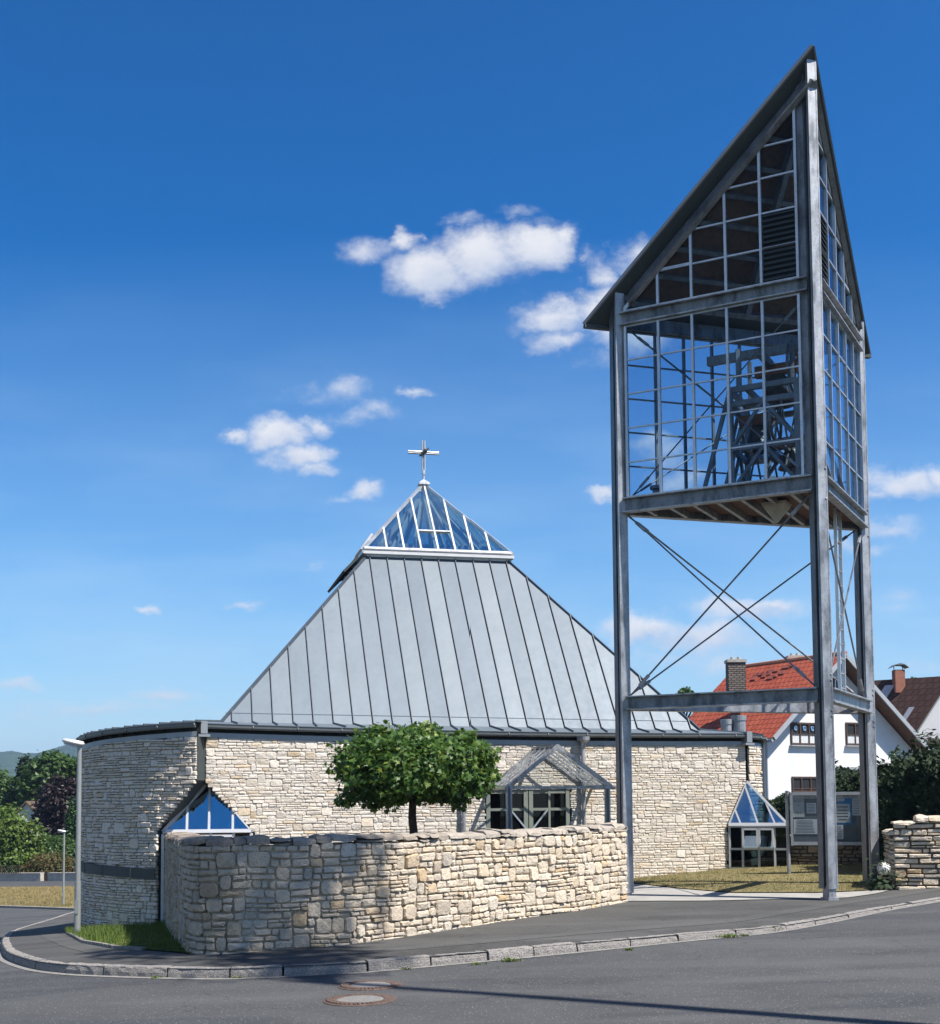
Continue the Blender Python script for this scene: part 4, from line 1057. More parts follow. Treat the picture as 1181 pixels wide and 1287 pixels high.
mb.tube(cl+(cl-cr)*.03-V3(0, 0, .03), bl_-V3(0, 0, .03), .04, n=8); mb.tube(cr+(cr-cl)*.06-V3(0, 0, .03), br_+(cr-cl)*.06-V3(0, 0, .03), .04, n=8)
mb.build('rafter', 'galvanised_steel', can)
for p in (cl, cr-V3(.08, 0, 0)):
    g0 = PG(p.x, p.y); mb = MB(); mb.bar(V3(p.x-.045, p.y, g0), V3(p.x-.045, p.y, p.z), .035, .09, up=(0, 1, 0)); mb.bar(V3(p.x+.045, p.y, g0), V3(p.x+.045, p.y, p.z), .035, .09, up=(0, 1, 0)); mb.bar(V3(p.x, p.y+.02, g0), V3(p.x, p.y+.02, p.z), .06, .03, up=(0, 1, 0), m=1)
    mb.build('post', ['galvanised_steel', 'dark_steel'], can)
# downpipes
for px, hop in ((730.5, True), (581, False)):
    u = u_at(front, px, 2); mb = MB(); ztop = ze_f(u)+.16
    mb.tube(front.at(u, .10, dz0), front.at(u, .10, ze_f(u)-.05), .045, n=12); mb.tube(front.at(u, .10, ze_f(u)-.05), front.at(u, .11, ztop), .045, n=12)
    if hop: mb.lathe(front.at(u, .13, ze_f(u)-.02), [(.05, -.02), (.07, .06), (.15, .12), (.155, .2), (.12, .2)], 14)
    for z in (1.2, 2.4): mb.tube(front.at(u, .02, z), front.at(u, .12, z), .02, n=6); mb.lathe(front.at(u, .1, z), [(.052, -.02), (.052, .02)], 12)
    mb.build('downpipe', 'galvanised_steel', church, smooth=False)

HAZE = 0.00022

# ------------------------------------------------------------------ bell tower: three posts, a glazed cage, one tilted roof
TH = 1.0828; TL = 3.706
dl = V3(-math.sin(TH), math.cos(TH), 0); dr = V3(math.cos(TH), math.sin(TH), 0)
TN = V3(6.124, 22.4, 0); TA = TN+dl*TL; TB = TN+dr*TL
tower = thing('bell_tower', 'tall open galvanised steel bell tower with glazed belfry and steep pointed roof', 'bell tower', (TN.x, TN.y, .25))
PF = -(dl+dr).normalized(); PS = V3(PF.y, -PF.x, 0)      # posts face the same way: PF front, PS sideways (towards -x)
if PS.x > 0: PS = -PS
zF, zL = 15.0, 11.47
BZ = [11.214, 10.963, 7.661, 7.379, 3.937, 3.682]
def roofz(p):
    d = p-TN; a = d.dot(dl)/TL; b = d.dot(dr)/TL; return zF+(zL-zF)*(a+b)
for p0, zb in ((TN, at(1039, 1129, TN.y).z), (TA, at(788, 1133, TA.y).z), (TB, at(1094, 1119, TB.y).z)):
    mb = MB(); wv, dv = .185, .25
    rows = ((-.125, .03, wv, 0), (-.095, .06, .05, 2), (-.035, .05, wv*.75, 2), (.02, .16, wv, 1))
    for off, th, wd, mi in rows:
        c = p0-PF*(off+th/2)
        P8 = []
        for zz in (0, 1):
            for sx_, sy_ in ((-1, -1), (1, -1), (1, 1), (-1, 1)):
                q = c+PS*(-sx_*wd/2)-PF*(sy_*th/2)
                P8.append(V3(q.x, q.y, zb+.16 if zz == 0 else roofz(q)-.03))
        mb.hexa(P8, mi)
    # flanges of the front channel
    for s in (-1, 1):
        c = p0+PF*.095+PS*(s*(wv/2-.012)); q = V3(c.x, c.y, 0); mb.bar((q.x, q.y, zb+.16), (q.x, q.y, roofz(q)-.03), .024, .07, up=PF)
    for z in (BZ[2]+.1, BZ[3]-.15, BZ[4]+.12, BZ[5]-.15, BZ[4]+.22, BZ[5]-.25):
        for s in (-.03,):
            mb.lathe(p0+PF*.125-PS*.06+V3(0, 0, z), [(.02, -.005), (.02, .012), (.0, .016)], 6, 0, PF)
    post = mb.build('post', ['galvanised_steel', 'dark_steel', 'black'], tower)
    mb = MB(); mb.box(V3(p0.x, p0.y, zb+.06), PS, PF, (0, 0, 1), .14, .2, .28); mb.box(V3(p0.x, p0.y, zb-.02), PS, PF, (0, 0, 1), .2, .26, .06); mb.build('foot', 'galvanised_steel', post)
def channel(mb, a, b, z1, z0, out):
    """steel channel between heights z0 and z1, web set back from the flanges"""
    A_, B_ = Vector(a), Vector(b); mid = (z0+z1)/2
    mb.bar((A_.x, A_.y, mid), (B_.x, B_.y, mid), .07, z1-z0-.02, m=0)
    o = out*.055
    for z in (z1-.012, z0+.012): mb.bar((A_.x+o.x, A_.y+o.y, z), (B_.x+o.x, B_.y+o.y, z), .16, .024, m=1)
sides = [(TN, TA, -dr), (TN, TB, -dl), (TA, TB, (dl+dr).normalized())]
for z1, z0 in ((BZ[0], BZ[1]), (BZ[2], BZ[3]), (BZ[4], BZ[5])):
    for a, b, o in sides:
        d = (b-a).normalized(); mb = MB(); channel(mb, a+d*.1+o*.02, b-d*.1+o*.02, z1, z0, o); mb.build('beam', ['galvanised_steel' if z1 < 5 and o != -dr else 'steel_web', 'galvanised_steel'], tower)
# glazing
def glazed(a, b, o, ua, ub, nc, name, gable, off=.05, mat='glazing_bar'):
    d = (b-a).normalized(); L_ = (b-a).length; Pt = lambda u, z, k=0.0: V3(*(a+d*u+o*(off+k)).to_2d(), z)
    g = MB(); m = MB(); us = [ua+(ub-ua)*i/nc for i in range(nc+1)]
    if not gable:
        z0, z1 = BZ[2]+.02, BZ[1]-.02; g.quad(Pt(ua, z0), Pt(ub, z0), Pt(ub, z1), Pt(ua, z1))
        for u in us: m.bar(Pt(u, z0, .015), Pt(u, z1, .015), .046, .06, up=o)
        for i in range(nc):
            for r in range(6): z = z0+(z1-z0)*r/5; m.bar(Pt(us[i]+.02, z, .012), Pt(us[i+1]-.02, z, .012), .026, .035, up=o)
    else:
        z0 = BZ[0]+.02; top = lambda u: roofz(a+d*u)-.36
        st = (BZ[1]-BZ[2]-.04)/5
        u_hi = ua if top(ua) > top(ub) else ub; u_lo = ua+ub-u_hi
        if top(u_lo) < z0: # where the slope meets the sill
            f = (z0-top(u_hi))/(top(u_lo)-top(u_hi)); u_lo = u_hi+(u_lo-u_hi)*f
        g.add([Pt(u_lo, z0), Pt(u_hi, z0), Pt(u_hi, top(u_hi)), Pt(u_lo, max(z0, top(u_lo)))], [(0, 1, 2, 3)])
        m.bar(Pt(u_lo, z0, .012), Pt(u_hi, z0, .012), .05, .05, up=o); m.bar(Pt(u_lo, max(z0, top(u_lo)), .015), Pt(u_hi, top(u_hi), .015), .07, .06, up=o)
        for u in us:
            if top(u) > z0+.05: m.bar(Pt(u, z0, .015), Pt(u, top(u), .015), .046, .06, up=o)
        for i in range(nc):
            a1, a2 = us[i], us[i+1]; hi_, lo_ = max(top(a1), top(a2)), min(top(a1), top(a2))
            z = z0+st
            while z < hi_:
                if z < lo_: m.bar(Pt(a1+.02, z, .012), Pt(a2-.02, z, .012), .03, .04, up=o)
                z += st
            # transom where the slope meets the lower mullion
            if lo_ > z0+.1: m.bar(Pt(a1+.02, lo_, .012), Pt(a2-.02, lo_, .012), .03, .04, up=o)
    pane = g.build(name, 'glass_tower', tower); m.build('mullion_grid', mat, pane)
    return us, Pt
usL, PtL = glazed(TN, TA, -dr, .25, 3.52, 5, 'glass_wall', False)
usR, PtR = glazed(TN, TB, -dl, .20, 3.52, 5, 'glass_wall', False)
glazed(TA, TB, (dl+dr).normalized(), .2, TL*2**.5-.2, 8, 'glass_wall', False, mat='dark_steel')  # back bars in darker steel, their unlit side put into the colour
glazed(TN, TA, -dr, .25, 3.52, 5, 'gable_pane', True); glazed(TN, TB, -dl, .20, 3.52, 5, 'gable_pane', True)
# louvres next to the front post
for us, Pt, o in ((usL, PtL, -dr), (usR, PtR, -dl)):
    mb = MB(); z0 = BZ[0]+.05; z1 = z0+1.28; a1, a2 = us[0]+.03, us[1]-.03
    mb.quad(Pt(a1, z0, -.05), Pt(a2, z0, -.05), Pt(a2, z1, -.05), Pt(a1, z1, -.05), m=1)
    for k in range(13):
        z = z0+(z1-z0)*(k+.5)/13; p, q = Pt(a1, z+.03, -.02), Pt(a2, z+.03, -.02); p2, q2 = Pt(a1, z-.03, .04), Pt(a2, z-.03, .04); up2 = V3(0, 0, .012)
        mb.hexa([p, q, q2, p2, p+up2, q+up2, q2+up2, p2+up2], 0)
    mb.build('louvre', ['zinc_dark', 'black'], tower)
# fill plates between posts and glass
for a, o, u0_, u1_ in ((TN, (-dr, dl), .09, .225), (TA, (-dr, -dl), .08, .17), (TN, (-dl, dr), .09, .18), (TB, (-dl, -dr), .08, .17)):
    out, d = o; mb = MB(); p, q = a+d*u0_+out*.02, a+d*u1_+out*.02
    mb.hexa([V3(p.x, p.y, BZ[3]), V3(q.x, q.y, BZ[3]), V3(q.x, q.y, BZ[3])-out*.05, V3(p.x, p.y, BZ[3])-out*.05, V3(p.x, p.y, roofz(p)-.08), V3(q.x, q.y, roofz(q)-.08), V3(q.x, q.y, roofz(q)-.08)-out*.05, V3(p.x, p.y, roofz(p)-.08)-out*.05])
    mb.build('side_plate', 'steel_web', tower)
# roof
def tri(o1, o2, o3):
    """post triangle pushed outward by o1 (left face), o2 (right face), o3 (back)"""
    nb = (dl+dr).normalized()
    def meet(p, n, a, q, m, b):       # lines n.x = n.p+a , m.x = m.q+b
        c1, c2 = n.dot(p)+a, m.dot(q)+b; D = n.x*m.y-n.y*m.x
        return V3((c1*m.y-c2*n.y)/D, (n.x*c2-m.x*c1)/D, 0)
    L_, R_, B_ = -dr, -dl, nb
    N_ = meet(TN, L_, o1, TN, R_, o2); A_ = meet(TN, L_, o1, TA, B_, o3); Bq = meet(TN, R_, o2, TA, B_, o3)
    return [V3(p.x, p.y, roofz(p)) for p in (N_, A_, Bq)]
RT = tri(.17, .13, .28); rn_ = (RT[1]-RT[0]).cross(RT[2]-RT[0]).normalized()
if rn_.z < 0: rn_ = -rn_
mb = MB(); mb.prism(RT if (RT[1]-RT[0]).cross(RT[2]-RT[0]).z > 0 else RT[::-1], rn_*.06); troof = mb.build('roof', 'zinc_dark', tower)
mb = MB(); R2 = tri(.19, .15, .29)
for a, b in ((0, 1), (0, 2)): mb.bar(R2[a]+rn_*.035, R2[b]+rn_*.035, .035, .11, up=rn_)
mb.build('verge_trim', 'zinc_gutter', troof)
mb = MB(); a, b = R2[1]+V3(0, 0, -.02), R2[2]+V3(0, 0, -.02); mb.bar(a, b, .10, .07); mb.build('gutter', 'zinc_dark', troof)
R3 = tri(-.06, -.06, -.05); R3 = [p-rn_*.035 for p in R3]
mb = MB(); mb.prism(R3, -rn_*.02); 
mb.build('timber_soffit', 'wood_brown', tower)
mb = MB(); R4 = tri(-.05, -.05, -.05)
for k in range(1, 8):
    f = k/8; a, b = R4[0].lerp(R4[1], f), R4[0].lerp(R4[2], f); mb.bar(a-rn_*.13, b-rn_*.13, .08, .14, up=rn_)
for a, b in ((R4[0], R4[1]), (R4[0], R4[2]), (R4[1], R4[2])): mb.bar(a-rn_*.2, b-rn_*.2, .10, .26, up=rn_)
mb.bar(R4[0]-rn_*.2, (R4[1]+R4[2])/2-rn_*.2, .1, .2, up=rn_)
mb.build('roof_beam', 'dark_steel', tower)
# floor of the belfry
FT = tri(-.04, -.04, -.04); F0 = [V3(p.x, p.y, BZ[3]+.12) for p in FT]
mb = MB(); mb.prism(F0, (0, 0, .06)); floor = mb.build('floor', 'wood_soffit', tower)
for k in range(1, 8):
    f = k/8; a = F0[0].lerp(F0[1], f); b = F0[0].lerp(F0[2], f)*0+F0[2]+(F0[1]-F0[2])*f
    mb = MB(); mb.bar(a-V3(0, 0, .06), b-V3(0, 0, .06), .07, .11); mb.build('joist', 'galvanised_steel', floor)
c = at(975, 634, 23.6); c.z = BZ[3]+.06; mb = MB(); mb.lathe(c, [(.0, -.36), (.04, -.34), (.30, -.05), (.32, 0), (0, 0.01)], 4, xd=dl+dr); mb.build('floodlight', 'pale_stone', tower)
# bracing rods
def rod(mb, a, b, r=.017):
    mb.tube(a, b, r, n=6); d = (b-a).normalized()
    for s in (a+d*.35, b-d*.35): mb.tube(s-d*.13, s+d*.13, r*2.0, n=6, m=1)
for a, b, o in sides:
    d = (b-a).normalized(); p, q = a+d*.16, b-d*.16
    for z0, z1, s in ((BZ[4]+.04, BZ[3]-.03, 0), (BZ[4]+.04, BZ[3]-.03, 1)):
        mb = MB(); x0, x1 = (p, q) if s else (q, p); sh = o*(.02 if s else -.02); rod(mb, V3(x0.x, x0.y, z0)+sh, V3(x1.x, x1.y, z1)+sh); mb.build('brace', ['steel_brace', 'galvanised_steel'], tower)
for a, b, o in (sides[0], sides[2]):
    d = (b-a).normalized(); p, q = a+d*.2-o*.1, b-d*.2-o*.1
    for s in (0, 1):
        mb = MB(); x0, x1 = (p, q) if s else (q, p); rod(mb, V3(x0.x, x0.y, BZ[2]+.06), V3(x1.x, x1.y, BZ[1]-.05), .013); mb.build('brace', ['steel_brace', 'galvanised_steel'], tower)
for p, s in ((TN+dl*.55+V3(0, 0, BZ[5]), dl),):
    mb = MB(); q = TA+(TB-TA)*.80
    for f in (.8,): 
        g_ = V3(q.x, q.y, BZ[4]-.1)
        mb.bar(V3(q.x-.25, q.y-.1, BZ[5]+.02), V3(q.x+.3, q.y+.05, BZ[4]+.02), .04, .05); mb.bar(V3(q.x-.25, q.y-.1, BZ[5]+.02), V3(q.x-.25, q.y-.1, BZ[4]+.05), .04, .04)
    mb.build('bracket', 'dark_steel', tower)
# ladder
lb = TN+dr*2.2+dl*.16; mb = MB()
for s in (-.2, .2): p = lb+dr*s; mb.bar(V3(p.x, p.y, BZ[4]-.05), V3(p.x, p.y, BZ[3]+.15), .05, .06, up=dl)
z = BZ[4]+.15
while z < BZ[3]: mb.tube(lb+dr*-.2+V3(0, 0, z), lb+dr*.2+V3(0, 0, z), .016, n=6); z += .28
mb.build('ladder', 'aluminium', tower)
# bell frame inside the cage
cm_ = TN+dl*1.05+dr*.95
fx, fy = dl, dr
mb = MB(); zf_ = BZ[2]; zt2 = 9.55
cs_ = [cm_+fx*sx_*.62+fy*sy_*.55 for sx_, sy_ in ((-1, -1), (1, -1), (1, 1), (-1, 1))]
for p in cs_: mb.bar(V3(p.x, p.y, zf_), V3(p.x, p.y, zt2), .10, .10, up=fx)
for i in range(4):
    a, b = cs_[i], cs_[(i+1) % 4]
    for z in (zt2, 9.28, 8.45): mb.bar(V3(a.x, a.y, z), V3(b.x, b.y, z), .08, .10)
    m_ = (a+b)/2
    for z0, z1 in ((zf_, 8.45), (8.45, 9.28)):
        mb.bar(V3(a.x, a.y, z0), V3(m_.x, m_.y, z1), .05, .06); mb.bar(V3(b.x, b.y, z0), V3(m_.x, m_.y, z1), .05, .06)
for k in range(3):
    f = .25+.25*k; a, b = cs_[0].lerp(cs_[1], f), cs_[3].lerp(cs_[2], f); mb.bar(V3(a.x, a.y, 8.45), V3(b.x, b.y, 8.45), .09, .12); mb.bar(V3(a.x, a.y, zt2), V3(b.x, b.y, zt2), .07, .1)
    mb.tube(V3(a.x, a.y, zf_), V3(b.x, b.y, 9.3), .02, n=6); mb.tube(V3(b.x, b.y, zf_), V3(a.x, a.y, 9.3), .02, n=6)
for bp_, bz_, br_ in ((cm_-fx*.42+fy*.05, 9.98, .46), (cm_-fx*.10-fy*.12, 9.02, .42)):     # bell wheels
    for k in range(20):
        t0, t1 = 2*PI*k/20, 2*PI*(k+1)/20; W0 = lambda t: V3(bp_.x, bp_.y, bz_)+fy*math.cos(t)*br_+V3(0, 0, math.sin(t)*br_); mb.bar(W0(t0), W0(t1), .05, .04)
    for k in range(4): t0 = PI*k/4; mb.bar(W0(t0), W0(t0+PI), .03, .03)
for p, d in ((cs_[1], fx), (cs_[2], fx), (cs_[0], -fx), (cs_[3], -fx)): mb.bar(V3(p.x, p.y, zt2), V3(*(p+d*.55).to_2d(), zf_), .06, .07)
mb.bar(V3(*(cm_-fx*.8).to_2d(), 10.35), V3(*(cm_+fx*1.2).to_2d(), 10.35), .12, .16); mb.bar(V3(*(cm_-fy*.8).to_2d(), 10.1), V3(*(cm_+fy*.9).to_2d(), 10.1), .1, .14)
for sx_ in (-.5, .5):
    for sy_ in (-.4, .4): p = cm_+fx*sx_+fy*sy_; mb.bar(V3(p.x, p.y, zt2), V3(p.x, p.y, 10.35), .07, .07)
mb.build('bell_frame', 'steel_brace', tower)
mb = MB(); c = TA+(TB-TA)*.12-dl*.0+V3(0, 0, BZ[2]); c = c-(dl+dr)*.18; mb.lathe(c, [(.07, 0), (.07, .16), (.12, .18), (.12, .24), (0, .24)], 10); mb.build('floor_drain', 'dark_steel', tower)
mb = MB(); c = TN+dl*2.0+dr*.5+V3(0, 0, BZ[2]+.06); mb.box(c, dl, dr, (0, 0, 1), .5, .35, .1); mb.build('hatch', 'galvanised_steel', tower)
bells = [(cm_-fx*.1+fy*.05, 9.95, .36, 'largest bronze bell, hanging highest in the glazed bell tower'), (cm_+fx*.22-fy*.12, 9.0, .31, 'middle bronze bell under the largest one, nearer the left side of the bell frame'), (cm_-fx*.34+fy*.1, 8.55, .26, 'smallest bronze bell, hanging lowest in the bell frame')]
for p, z, R, lab in bells:
    b = thing('church_bell', lab, 'bell', (p.x, p.y, z), 'bells in the bell tower')
    h = R*1.7; mb = MB(); mb.lathe((p.x, p.y, z), [(0, -.06), (R*.45, -.07), (R*.58, -.14), (R*.62, -h*.45), (R*.75, -h*.75), (R, -h*.97), (R, -h), (R*.9, -h), (R*.68, -h*.75), (R*.5, -.2)], 24); mb.build('bell_body', 'bell_bronze', b, smooth=True)
    mb = MB(); mb.bar(V3(p.x, p.y, z+.05)-fx*R*1.1, V3(p.x, p.y, z+.05)+fx*R*1.1, .14, .2); mb.build('yoke', 'yoke_red', b)
    mb = MB(); mb.tube((p.x, p.y, z-.1), (p.x, p.y, z-h*1.02), .018, n=6); mb.lathe((p.x, p.y, z-h*1.0), [(0, -.06), (.05, -.03), (.05, .02), (0, .05)], 8); mb.build('clapper', 'dark_steel', b)

# ------------------------------------------------------------------ garden walls
gw_px = [(207, 1160), (211, 1167), (218, 1176), (227, 1187), (239, 1197.5), (262, 1199.5), (290, 1199), (317, 1196.5), (360, 1193.5), (399, 1191), (442, 1186.5), (485, 1181), (541, 1172.5), (600, 1163), (660, 1153.5), (716, 1146), (787, 1133.5)]
gpts = smoothline([pgnd(*q) for q in gw_px], 120)
gwp = Path(gpts); _tops = []
for px, py in [(207, 1047), (240, 1052.5), (281, 1053.5), (337, 1053.5), (403, 1050.5), (480, 1048), (520, 1049), (637, 1044), (716, 1040), (787, 1035)]:
    k = min(range(301), key=lambda k: abs(proj(gwp.at(gwp.L*k/300, 0, .8))[0]-px)); _tops.append((gwp.L*k/300, at(px, py, gwp(gwp.L*k/300).y).z))
def gz(u):
    if u <= _tops[0][0]: return _tops[0][1]
    for (a, za), (b, zb) in zip(_tops, _tops[1:]):
        if u <= b: return za+(zb-za)*(u-a)/max(.01, b-a)+.012*math.sin(u*5.7)
    return _tops[-1][1]
gzb = lambda u: PG(*gwp(u))
origin = gpts[60]
gt = thing('garden_wall', 'low curved rubble stone wall along the pavement, in front of the clipped tree', 'stone wall', origin)
zmin = min(gzb(gwp.L*k/60) for k in range(61))-.15
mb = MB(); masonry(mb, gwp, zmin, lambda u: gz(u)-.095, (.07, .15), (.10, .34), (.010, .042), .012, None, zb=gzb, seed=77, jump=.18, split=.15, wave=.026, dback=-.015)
# end face and back
endp = Path([gwp(gwp.L), gwp(gwp.L, -.42)])
endp2 = Path([gwp(gwp.L, -.0), gwp(gwp.L, -.42)])
masonry(mb, Path([endp.p[0], endp.p[1]]), zmin+.2, lambda u: gz(gwp.L)-.09, (.06, .14), (.13, .3), (.0, .03), .014, None, zb=lambda u: gzb(gwp.L), seed=78)
backp = Path([gwp(gwp.L*k/60, -.42) for k in range(60, -1, -1)])
masonry(mb, backp, zmin, lambda u: gz(gwp.L-u)-.09, (.08, .18), (.2, .5), (.01, .04), .016, None, zb=lambda u: gzb(gwp.L-u)-.1, seed=79)
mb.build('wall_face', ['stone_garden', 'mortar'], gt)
# coping of rough slabs
mb = MB(); rn = random.Random(5); u = 0.0
def slab(mb, path, ua, ub, z, th, d0, d1, rn, m=0):
    n = 3; rows = []
    for k in range(n+1):
        uu = ua+(ub-ua)*k/n; j = lambda a: rn.uniform(-a, a)
        e_ = .012 if k in (0, n) else 0
        rows.append([path.at(uu, d0+.012+j(.01), z+e_+j(.008)), path.at(uu, d0+j(.012), z+th*.55+j(.01)), path.at(uu, d0-.05+j(.01), z+th-e_+j(.01)), path.at(uu, (d0+d1)/2, z+th+.01+j(.012)-e_), path.at(uu, d1+.05, z+th-e_+j(.01)), path.at(uu, d1, z+th*.5), path.at(uu, d1, z+e_)])
    vs = [p for r in rows for p in r]; fs = [(i*7+k, i*7+k+1, i*7+k+8, i*7+k+7) for i in range(n) for k in range(6)]+[tuple(range(7)), tuple(n*7+k for k in range(6, -1, -1))]
    mb.add(vs, fs, m)
while u < gwp.L:
    w_ = rn.uniform(.16, .48); ub = min(gwp.L, u+w_); th = rn.uniform(.045, .085)
    if rn.random() < .25:
        slab(mb, gwp, u+.006, ub-.006, gz(u)-.10, .045, .02+rn.uniform(-.015, .02), -.43, rn); slab(mb, gwp, u+.01, ub-.012, gz(u)-.05, th*.7, .04+rn.uniform(-.02, .02), -.42, rn)
    else: slab(mb, gwp, u+.006, ub-.006, gz(u)-.10, th+.03, .018+rn.uniform(-.02, .022), -.43, rn)
    u = ub
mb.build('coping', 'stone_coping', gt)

# wall to the right of the tower
r0 = pgnd(1124, 1118); rw_pts = [r0, r0+V3(1.6, -.35, 0), r0+V3(3.2, -.9, 0), r0+V3(5.0, -1.8, 0)]
rwp = Path(rw_pts); rt = thing('boundary_wall', 'rubble stone wall at the right edge beside the white hydrangea', 'stone wall', rw_pts[1])
rz = lambda u: 1.58+.05*math.sin(u*3)+.02*math.sin(u*9)+.05*u
mb = MB(); masonry(mb, rwp, .2, lambda u: rz(u)-.04, (.07, .15), (.18, .55), (.02, .08), .018, None, zb=lambda u: PG(*rwp(u)), seed=91, jump=.07)
lp_ = Path([rwp(0, -1.6), rwp(0, -.0)])
masonry(mb, lp_, .1, lambda u: rz(0)-.28, (.06, .13), (.18, .45), (.02, .06), .018, None, zb=lambda u: .2, seed=92)
mb.build('wall_face', ['stone_garden', 'mortar_dark'], rt)
mb = MB(); u = 0.0
while u < rwp.L:
    ub = min(rwp.L, u+rn.uniform(.2, .6)); slab(mb, rwp, u+.01, ub-.01, rz(u)-.06, rn.uniform(.06, .14), .06+rn.uniform(-.03, .03), -.5, rn); u = ub
u = 0.0
while u < 1.6:
    ub = u+.4; slab(mb, lp_, u+.01, ub-.01, rz(0)-.27, .1, .05, -.3, rn); u = ub
mb.build('coping', 'stone_garden', rt)
# low retaining wall behind the notice board
b0, b1 = V3(7.15, 31.0, 0), V3(10.6, 29.2, 0); bwp = Path([b0, (b0+b1)/2, b1])
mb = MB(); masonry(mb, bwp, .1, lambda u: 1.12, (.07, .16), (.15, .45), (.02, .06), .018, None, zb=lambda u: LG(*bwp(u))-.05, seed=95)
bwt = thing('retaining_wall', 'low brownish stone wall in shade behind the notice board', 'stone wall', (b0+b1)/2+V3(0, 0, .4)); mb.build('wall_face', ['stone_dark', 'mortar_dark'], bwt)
mb = MB(); u = 0.0
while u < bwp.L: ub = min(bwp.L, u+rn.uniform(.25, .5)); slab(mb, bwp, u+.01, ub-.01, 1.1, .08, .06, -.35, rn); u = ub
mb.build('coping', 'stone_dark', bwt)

# ------------------------------------------------------------------ notice board
nb0, nb1 = at(993, 1030, 28.6), at(1106, 1030, 28.2); nb1.z = nb0.z
nd = (nb1-nb0).normalized(); no = V3(nd.y, -nd.x, 0); zt_ = at(1000, 996, 28.6).z; zb_ = at(1000, 1063, 28.6).z; NW = (nb1-nb0).length
NP = lambda u, z, d=0.0: V3(*(nb0+nd*u+no*d).to_2d(), z)
nbd = thing('notice_board', 'grey metal glazed notice board on posts with pinned papers and a blue poster', 'notice board', (nb0.x, nb0.y, LG(nb0.x, nb0.y)))
for u in (-.06, NW+.06):
    mb = MB(); p = NP(u, 0); mb.tube((p.x, p.y, LG(p.x, p.y)), (p.x, p.y, zt_+.02), .042, n=14); mb.lathe((p.x, p.y, zt_+.02), [(.045, -.01), (.045, .01), (0, .02)], 14); mb.build('post', 'galvanised_steel', nbd, smooth=False)
mb = MB(); mb.box(NP(NW/2, (zt_+zb_)/2, -.05), nd, no, (0, 0, 1), NW-.04, .06, zt_-zb_-.04); mb.build('back_panel', 'board_back', nbd)
mb = MB()
for z in (zt_-.035, zb_+.045): mb.bar(NP(0, z, .02), NP(NW, z, .02), .1, .07)
for u in (.025, NW-.025): mb.bar(NP(u, zb_, .02), NP(u, zt_, .02), .055, .1, up=no)
mb.bar(NP(NW/2, zb_, .02), NP(NW/2, zt_, .02), .05, .09, up=no)
mb.build('frame', 'board_frame', nbd)
def paper(u0, u1, z0, z1, mat, d=-.012, lines=0):
    mb = MB(); mb.box(NP((u0+u1)/2, (z0+z1)/2, d), nd, no, (0, 0, 1), u1-u0, .006, z1-z0); p = mb.build('paper_sheet', mat, nbd)
    if lines:
        m2 = MB(); r_ = random.Random(int(u0*999))
        for k in range(lines):
            z = z1-(z1-z0)*(k+1)/(lines+1); m2.box(NP(u0+(u1-u0)*(.08+.42*.9), z, d+.0045), nd, no, (0, 0, 1), (u1-u0)*r_.uniform(.6, .82), .002, (z1-z0)/(lines+1)*.28)
        m2.build('text_line', 'ink', p)
    return p
BU = lambda px: (px-993)/113*NW
BZ_ = lambda py: zt_-(py-996)/67*(zt_-zb_)
def sheet(x0, x1, y0, y1, mat, d=-.012, lines=0): return paper(BU(x0), BU(x1), BZ_(y1), BZ_(y0), mat, d, lines)
hl = sheet(996, 1048, 1000.6, 1003.9, 'paper_white'); hr = sheet(1049, 1101, 1000.6, 1003.9, 'paper_white')
def text(body, u, z, size, parent, d=-.007):
    cu_ = bpy.data.curves.new('lettering', 'FONT'); cu_.body = body; cu_.size = size; cu_.extrude = .001; cu_.align_x = 'CENTER'; cu_.align_y = 'CENTER'; cu_.materials.append(M['ink'])
    tmp = bpy.data.objects.new('tmp_text', cu_); me = bpy.data.meshes.new_from_object(tmp); bpy.data.objects.remove(tmp); me.name = 'lettering'; o = bpy.data.objects.new('lettering', me); col.objects.link(o); o.parent = parent
    p = NP(u, z, d)-OFF[parent.name]; o.matrix_local = Matrix(((nd.x, 0, no.x, p.x), (nd.y, 0, no.y, p.y), (0, 1, 0, p.z), (0, 0, 0, 1))); return o
text('Filialkirche', BU(1019), BZ_(1002.2), .062, hl); text('Heilig Geist', BU(1069), BZ_(1002.2), .066, hr)
p1 = sheet(996, 1011, 1004.5, 1027.4, 'paper_grey'); text('Gottesdienst', BU(1003.5), BZ_(1007), .04, p1); text('10', BU(1003), BZ_(1012.5), .055, p1); text('So. 9', BU(1003.5), BZ_(1021.5), .055, p1)
sheet(1013.8, 1026, 1009.6, 1022.7, 'paper_white', lines=6); sheet(997, 1028, 1030, 1048.6, 'paper_white', lines=9)
sheet(1049.4, 1062, 1004.3, 1007.6, 'paper_grey', -.006); sheet(1049, 1070.7, 1004, 1037, 'paper_blue')
sheet(1051, 1068.4, 1011, 1034.5, 'paper_grey', -.006, 5); sheet(1071.5, 1083, 1004.3, 1025.5, 'paper_white', lines=9); sheet(1047, 1059.5, 1037.5, 1055, 'paper_white', -.010, 6)
mb = MB(); mb.quad(NP(.08, zb_+.07, .0), NP(NW-.08, zb_+.07, .0), NP(NW-.08, zt_-.07, .0), NP(.08, zt_-.07, .0)); mb.build('pane', 'glass_clear', nbd)

